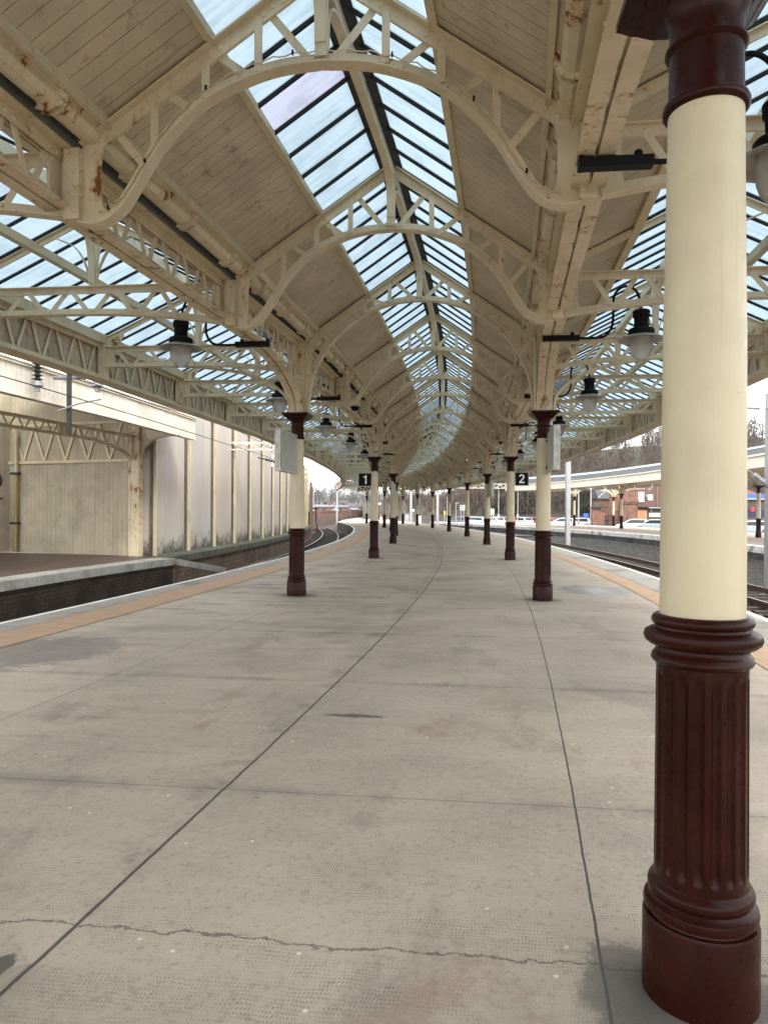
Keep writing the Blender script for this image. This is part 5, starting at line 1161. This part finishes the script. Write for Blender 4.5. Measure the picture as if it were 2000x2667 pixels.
# woods that read as one mass
def wood(name,spec,mat,label,leaf=(.5,1.4),seed=1,per=70):
    rd=random.Random(seed); m=MB()
    for (x,y,z,h,w_) in spec:
        for i in range(per):
            f=rd.random(); zz=z+h*(.12+.9*f); rr=w_*math.sqrt(max(0,1-(2*f-.9)**2))*rd.uniform(.1,1); a=rd.uniform(0,6.283); p=Vector((x+rr*math.cos(a),y+rr*math.sin(a)*.8,zz)); l=rd.uniform(*leaf)*h*.22
            d=Vector((rd.uniform(-.6,.6),rd.uniform(-.4,.4),rd.uniform(.35,1))).normalized()*l; s=Vector((rd.uniform(-1,1),rd.uniform(-.3,.3),rd.uniform(-.2,.2))).normalized()*h*rd.uniform(.004,.014)
            m.add([p-s,p+s,p+d],[(0,1,2)])
        m.bar((x,y,z-.5),(x+rd.uniform(-.4,.4),y,z+h*.7),h*.03,h*.03)
    o=obj(name,m,mat,kind='stuff',fix=False); o['label']=label; o['category']='woodland'; return o
spec=[];rd=random.Random(5)
for i in range(520):
    a=rd.uniform(.0,.62); Y=rd.choice([135,145,158,172,188,205,225]); Y+=rd.uniform(-6,6)
    hz_=np.interp(Y,[118,135,160,190,230,300],[-1.0,1.0+hz(a)*135*.08,1.55+hz(a)*160*.42,1.55+hz(a)*190*.8,1.55+hz(a)*230*.95,1.55+hz(a)*210])
    c=1/math.sqrt(1+a*a); h=rd.uniform(4.5,7.5)*(.45 if a<.09 else .6+.4*min(1,(a-.09)/.08)); spec.append((a*Y*c,Y*c,float(hz_)-.6,h,h*.42))
wood('woodland',spec,twig_b,'bare brown winter woodland covering the hillside at right',seed=2,per=105)
spec=[]
for i in range(420):
    a=rd.uniform(-.16,.10); Y=rd.uniform(300,680); c=1/math.sqrt(1+a*a); g=float(np.interp(Y,[210,320,480,650],[.2,1.55+hz2(a)*64,1.55+hz2(a)*336,1.55+hz2(a)*650]))
    h=rd.uniform(4,9); spec.append((a*Y*c,Y*c,g-.5,h,h*.5))
wood('far_woodland',spec,simple('far_twigs',(.07,.075,.065),.95,0,.4,.1),'misty far trees among the houses on the distant hill',leaf=(.6,1.6),seed=3,per=80)
# ================================================================== LEFT BACKGROUND: brick wall, houses
bwp=[P(7.22,-9.3),Vector((-9.7,92,0)),Vector((-10.6,108,0)),Vector((-10.3,130,0)),Vector((-8.6,155,0)),Vector((-4.5,178,0)),Vector((3,186,0)),Vector((12,180,0))]
pts=[Vector((a,b,0)) for a,b in spline([(p.x,p.y) for p in bwp],4)]; b0=pts[0]
t=empty('brick_parapet',b0,0,'long red-brown brick parapet wall curving beyond the track at left','wall')
def poly_wall(name,o,z0,z1,th,mat):
    m=MB(); s=0
    for a,b in zip(pts[:-1],pts[1:]):
        A,B=a-b0,b-b0; l=(b-a).length; dn=(b-a).normalized(); nx=Vector((dn.y,-dn.x,0)); A1,B1=A+nx*o,B+nx*o; A2,B2=A+nx*(o-th),B+nx*(o-th); q=[A1,B1,A2,B2]
        v=[Vector((p.x,p.y,z)) for z in (z0,z1) for p in q]
        m.add(v,[(0,1,5,4),(3,2,6,7),(4,5,7,6)],[[(s,z0),(s+l,z0),(s+l,z1),(s,z1)]]*2+[[(0,0)]*4]); s+=l
    return obj(name,m,mat,t,fix=False)
poly_wall('brick_face',0,.35,1.28,.35,brick_m('brown_red_brick',(.24,.115,.07),(.19,.09,.055),(.13,.07,.05),.6,.14,(.12,.06,.04)))
poly_wall('coping',.08,1.28,1.42,.5,stone); poly_wall('stone_foot',.12,-1.1,.35,.5,stone)
bp=[(pts[i]-b0) for i in (9,17)]
for p in bp: m=MB(); m.box(p.x-.35,p.x+.35,p.y-.35,p.y+.35,.2,1.75); m.box(p.x-.45,p.x+.45,p.y-.45,p.y+.45,1.75,1.95); obj('pier',m,redbrick,t)
q=P(7.18,-9.15); tag(empty('wall_end_post',q,0,'tall rust-brown pipe at the far end of the stained wall'),'tall rust-brown pipe at the far end of the stained wall','pipe'); e=bpy.data.objects['wall_end_post']
m=MB(); m.box(-.18,.18,-.25,.25,-1,4.6); obj('shaft',m,redbrick,e); m=MB(); m.box(-.1,.75,-.1,.1,1.7,1.85); m.tube([(.5,0,1.7),(.55,0,.3),(.8,0,-1)],.07,6); obj('side_pipe',m,dark,e)
hw,hr=simple('white_harling',(.36,.355,.34),.85),simple('pinkish_harling',(.20,.145,.125),.85)
roofs=[slate,tile_r,simple('pale_roof',(.17,.18,.20),.7)]
def house(px0,px1,ytop,yeave,ybase,Y,wm,rm,label,axis='x',chim=1):
    x0,x1=pxy(px0,Y),pxy(px1,Y); W=x1-x0; Z=lambda y:1.55+(1330-y)/1850*Y; g=min(Z(ybase),Z(yeave)-2); t=empty('far_house',((x0+x1)/2,Y,g),0,label,'house','houses on the distant hillside')
    h=Z(yeave)-g; rt=Z(ytop)-g; D=max(6,W*.6)
    box_part('wall',t,-W/2,W/2,0,D,0,h,wm); gable_roof('roof',t,-W/2-.3,W/2+.3,-.3,D+.3,h,rt,rm,axis)
    n=max(1,int(W/3.2))
    for i in range(n):
        x=-W/2+W*(i+.5)/n; zz=h*.45
        m=MB(); m.box(x-.55,x+.55,-.05,-.003,zz,zz+min(1.3,h*.4)); obj('window',m,wglass,t)
    if chim: m=MB(); m.box(W*.25,W*.25+.8,D/2-.4,D/2+.4,rt-.8,rt+1.0); obj('chimney',m,redbrick,t)
house(819,866,1315,1321,1334,225,redbrick,roofs[2],'long red terrace with pale roof behind the brick wall, left end')
house(868,904,1316,1321,1334,228,redbrick,roofs[2],'red terrace with pale roof right of the long one behind the brick wall')
house(866,878,1322,1330,1337,205,hw,hw,'small white gabled house poking above the brick wall','y',0)
house(904,952,1310,1320,1334,240,hr,roofs[0],'large grey-roofed pinkish building left of the figure 1 column')
house(912,931,1322,1328,1337,215,redbrick,roofs[2],'low red house with pale roof close above the brick wall','x')
house(936,948,1321,1328,1337,215,hw,roofs[2],'little white-topped house nearest the figure 1 column','y')
house(824,838,1304,1307,1312,330,hw,roofs[0],'white bungalow far left on the hill by the mast')
house(842,852,1305,1308,1313,345,hr,roofs[1],'pinkish bungalow between two pale ones on the far hill')
house(854,872,1303,1307,1312,335,hw,roofs[1],'wide white bungalow in the middle of the far hill')
house(884,905,1304,1309,1317,300,hr,roofs[0],'modern flat-looking house with dark windows on the hill')
house(880,892,1299,1303,1307,380,hw,roofs[2],'pale two-storey house high on the hill','y')
house(908,920,1306,1309,1314,325,simple('ochre_harling',(.45,.33,.19),.8),roofs[1],'ochre house on the hill near the right')
house(926,941,1300,1304,1311,350,hw,roofs[0],'tall white house on the hill beside the figure 1 column')
house(848,858,1297,1300,1303,440,hw,roofs[2],'tiny white house highest on the far hill')
house(834,842,1300,1303,1306,430,hw,roofs[0],'tiny white house left of the highest one on the far hill')
house(1052,1092,1316,1322,1345,190,redbrick,roofs[2],'red brick building beyond the platform end, left of a white mast')
house(1002,1024,1317,1322,1345,200,hr,roofs[0],'pinkish grey house seen between left columns beyond the platform end')
# ================================================================== HAZE
m=MB(); m.box(-560,560,-15,1000,-2.05,60); hzo=obj('haze',m,None,kind='stuff'); hm=bpy.data.materials.new('haze'); hm.use_nodes=True; tt=hm.node_tree; tt.nodes.clear(); oo=tt.nodes.new('ShaderNodeOutputMaterial'); vv=tt.nodes.new('ShaderNodeVolumePrincipled'); vv.inputs['Color'].default_value=(.88,.92,.98,1); vv.inputs['Density'].default_value=.00018; vv.inputs['Anisotropy'].default_value=.2; tt.links.new(vv.outputs[0],oo.inputs['Volume']); hzo.data.materials.append(hm)
hzo['label']='thin pale winter haze over the station and hills'; hzo['category']='haze'
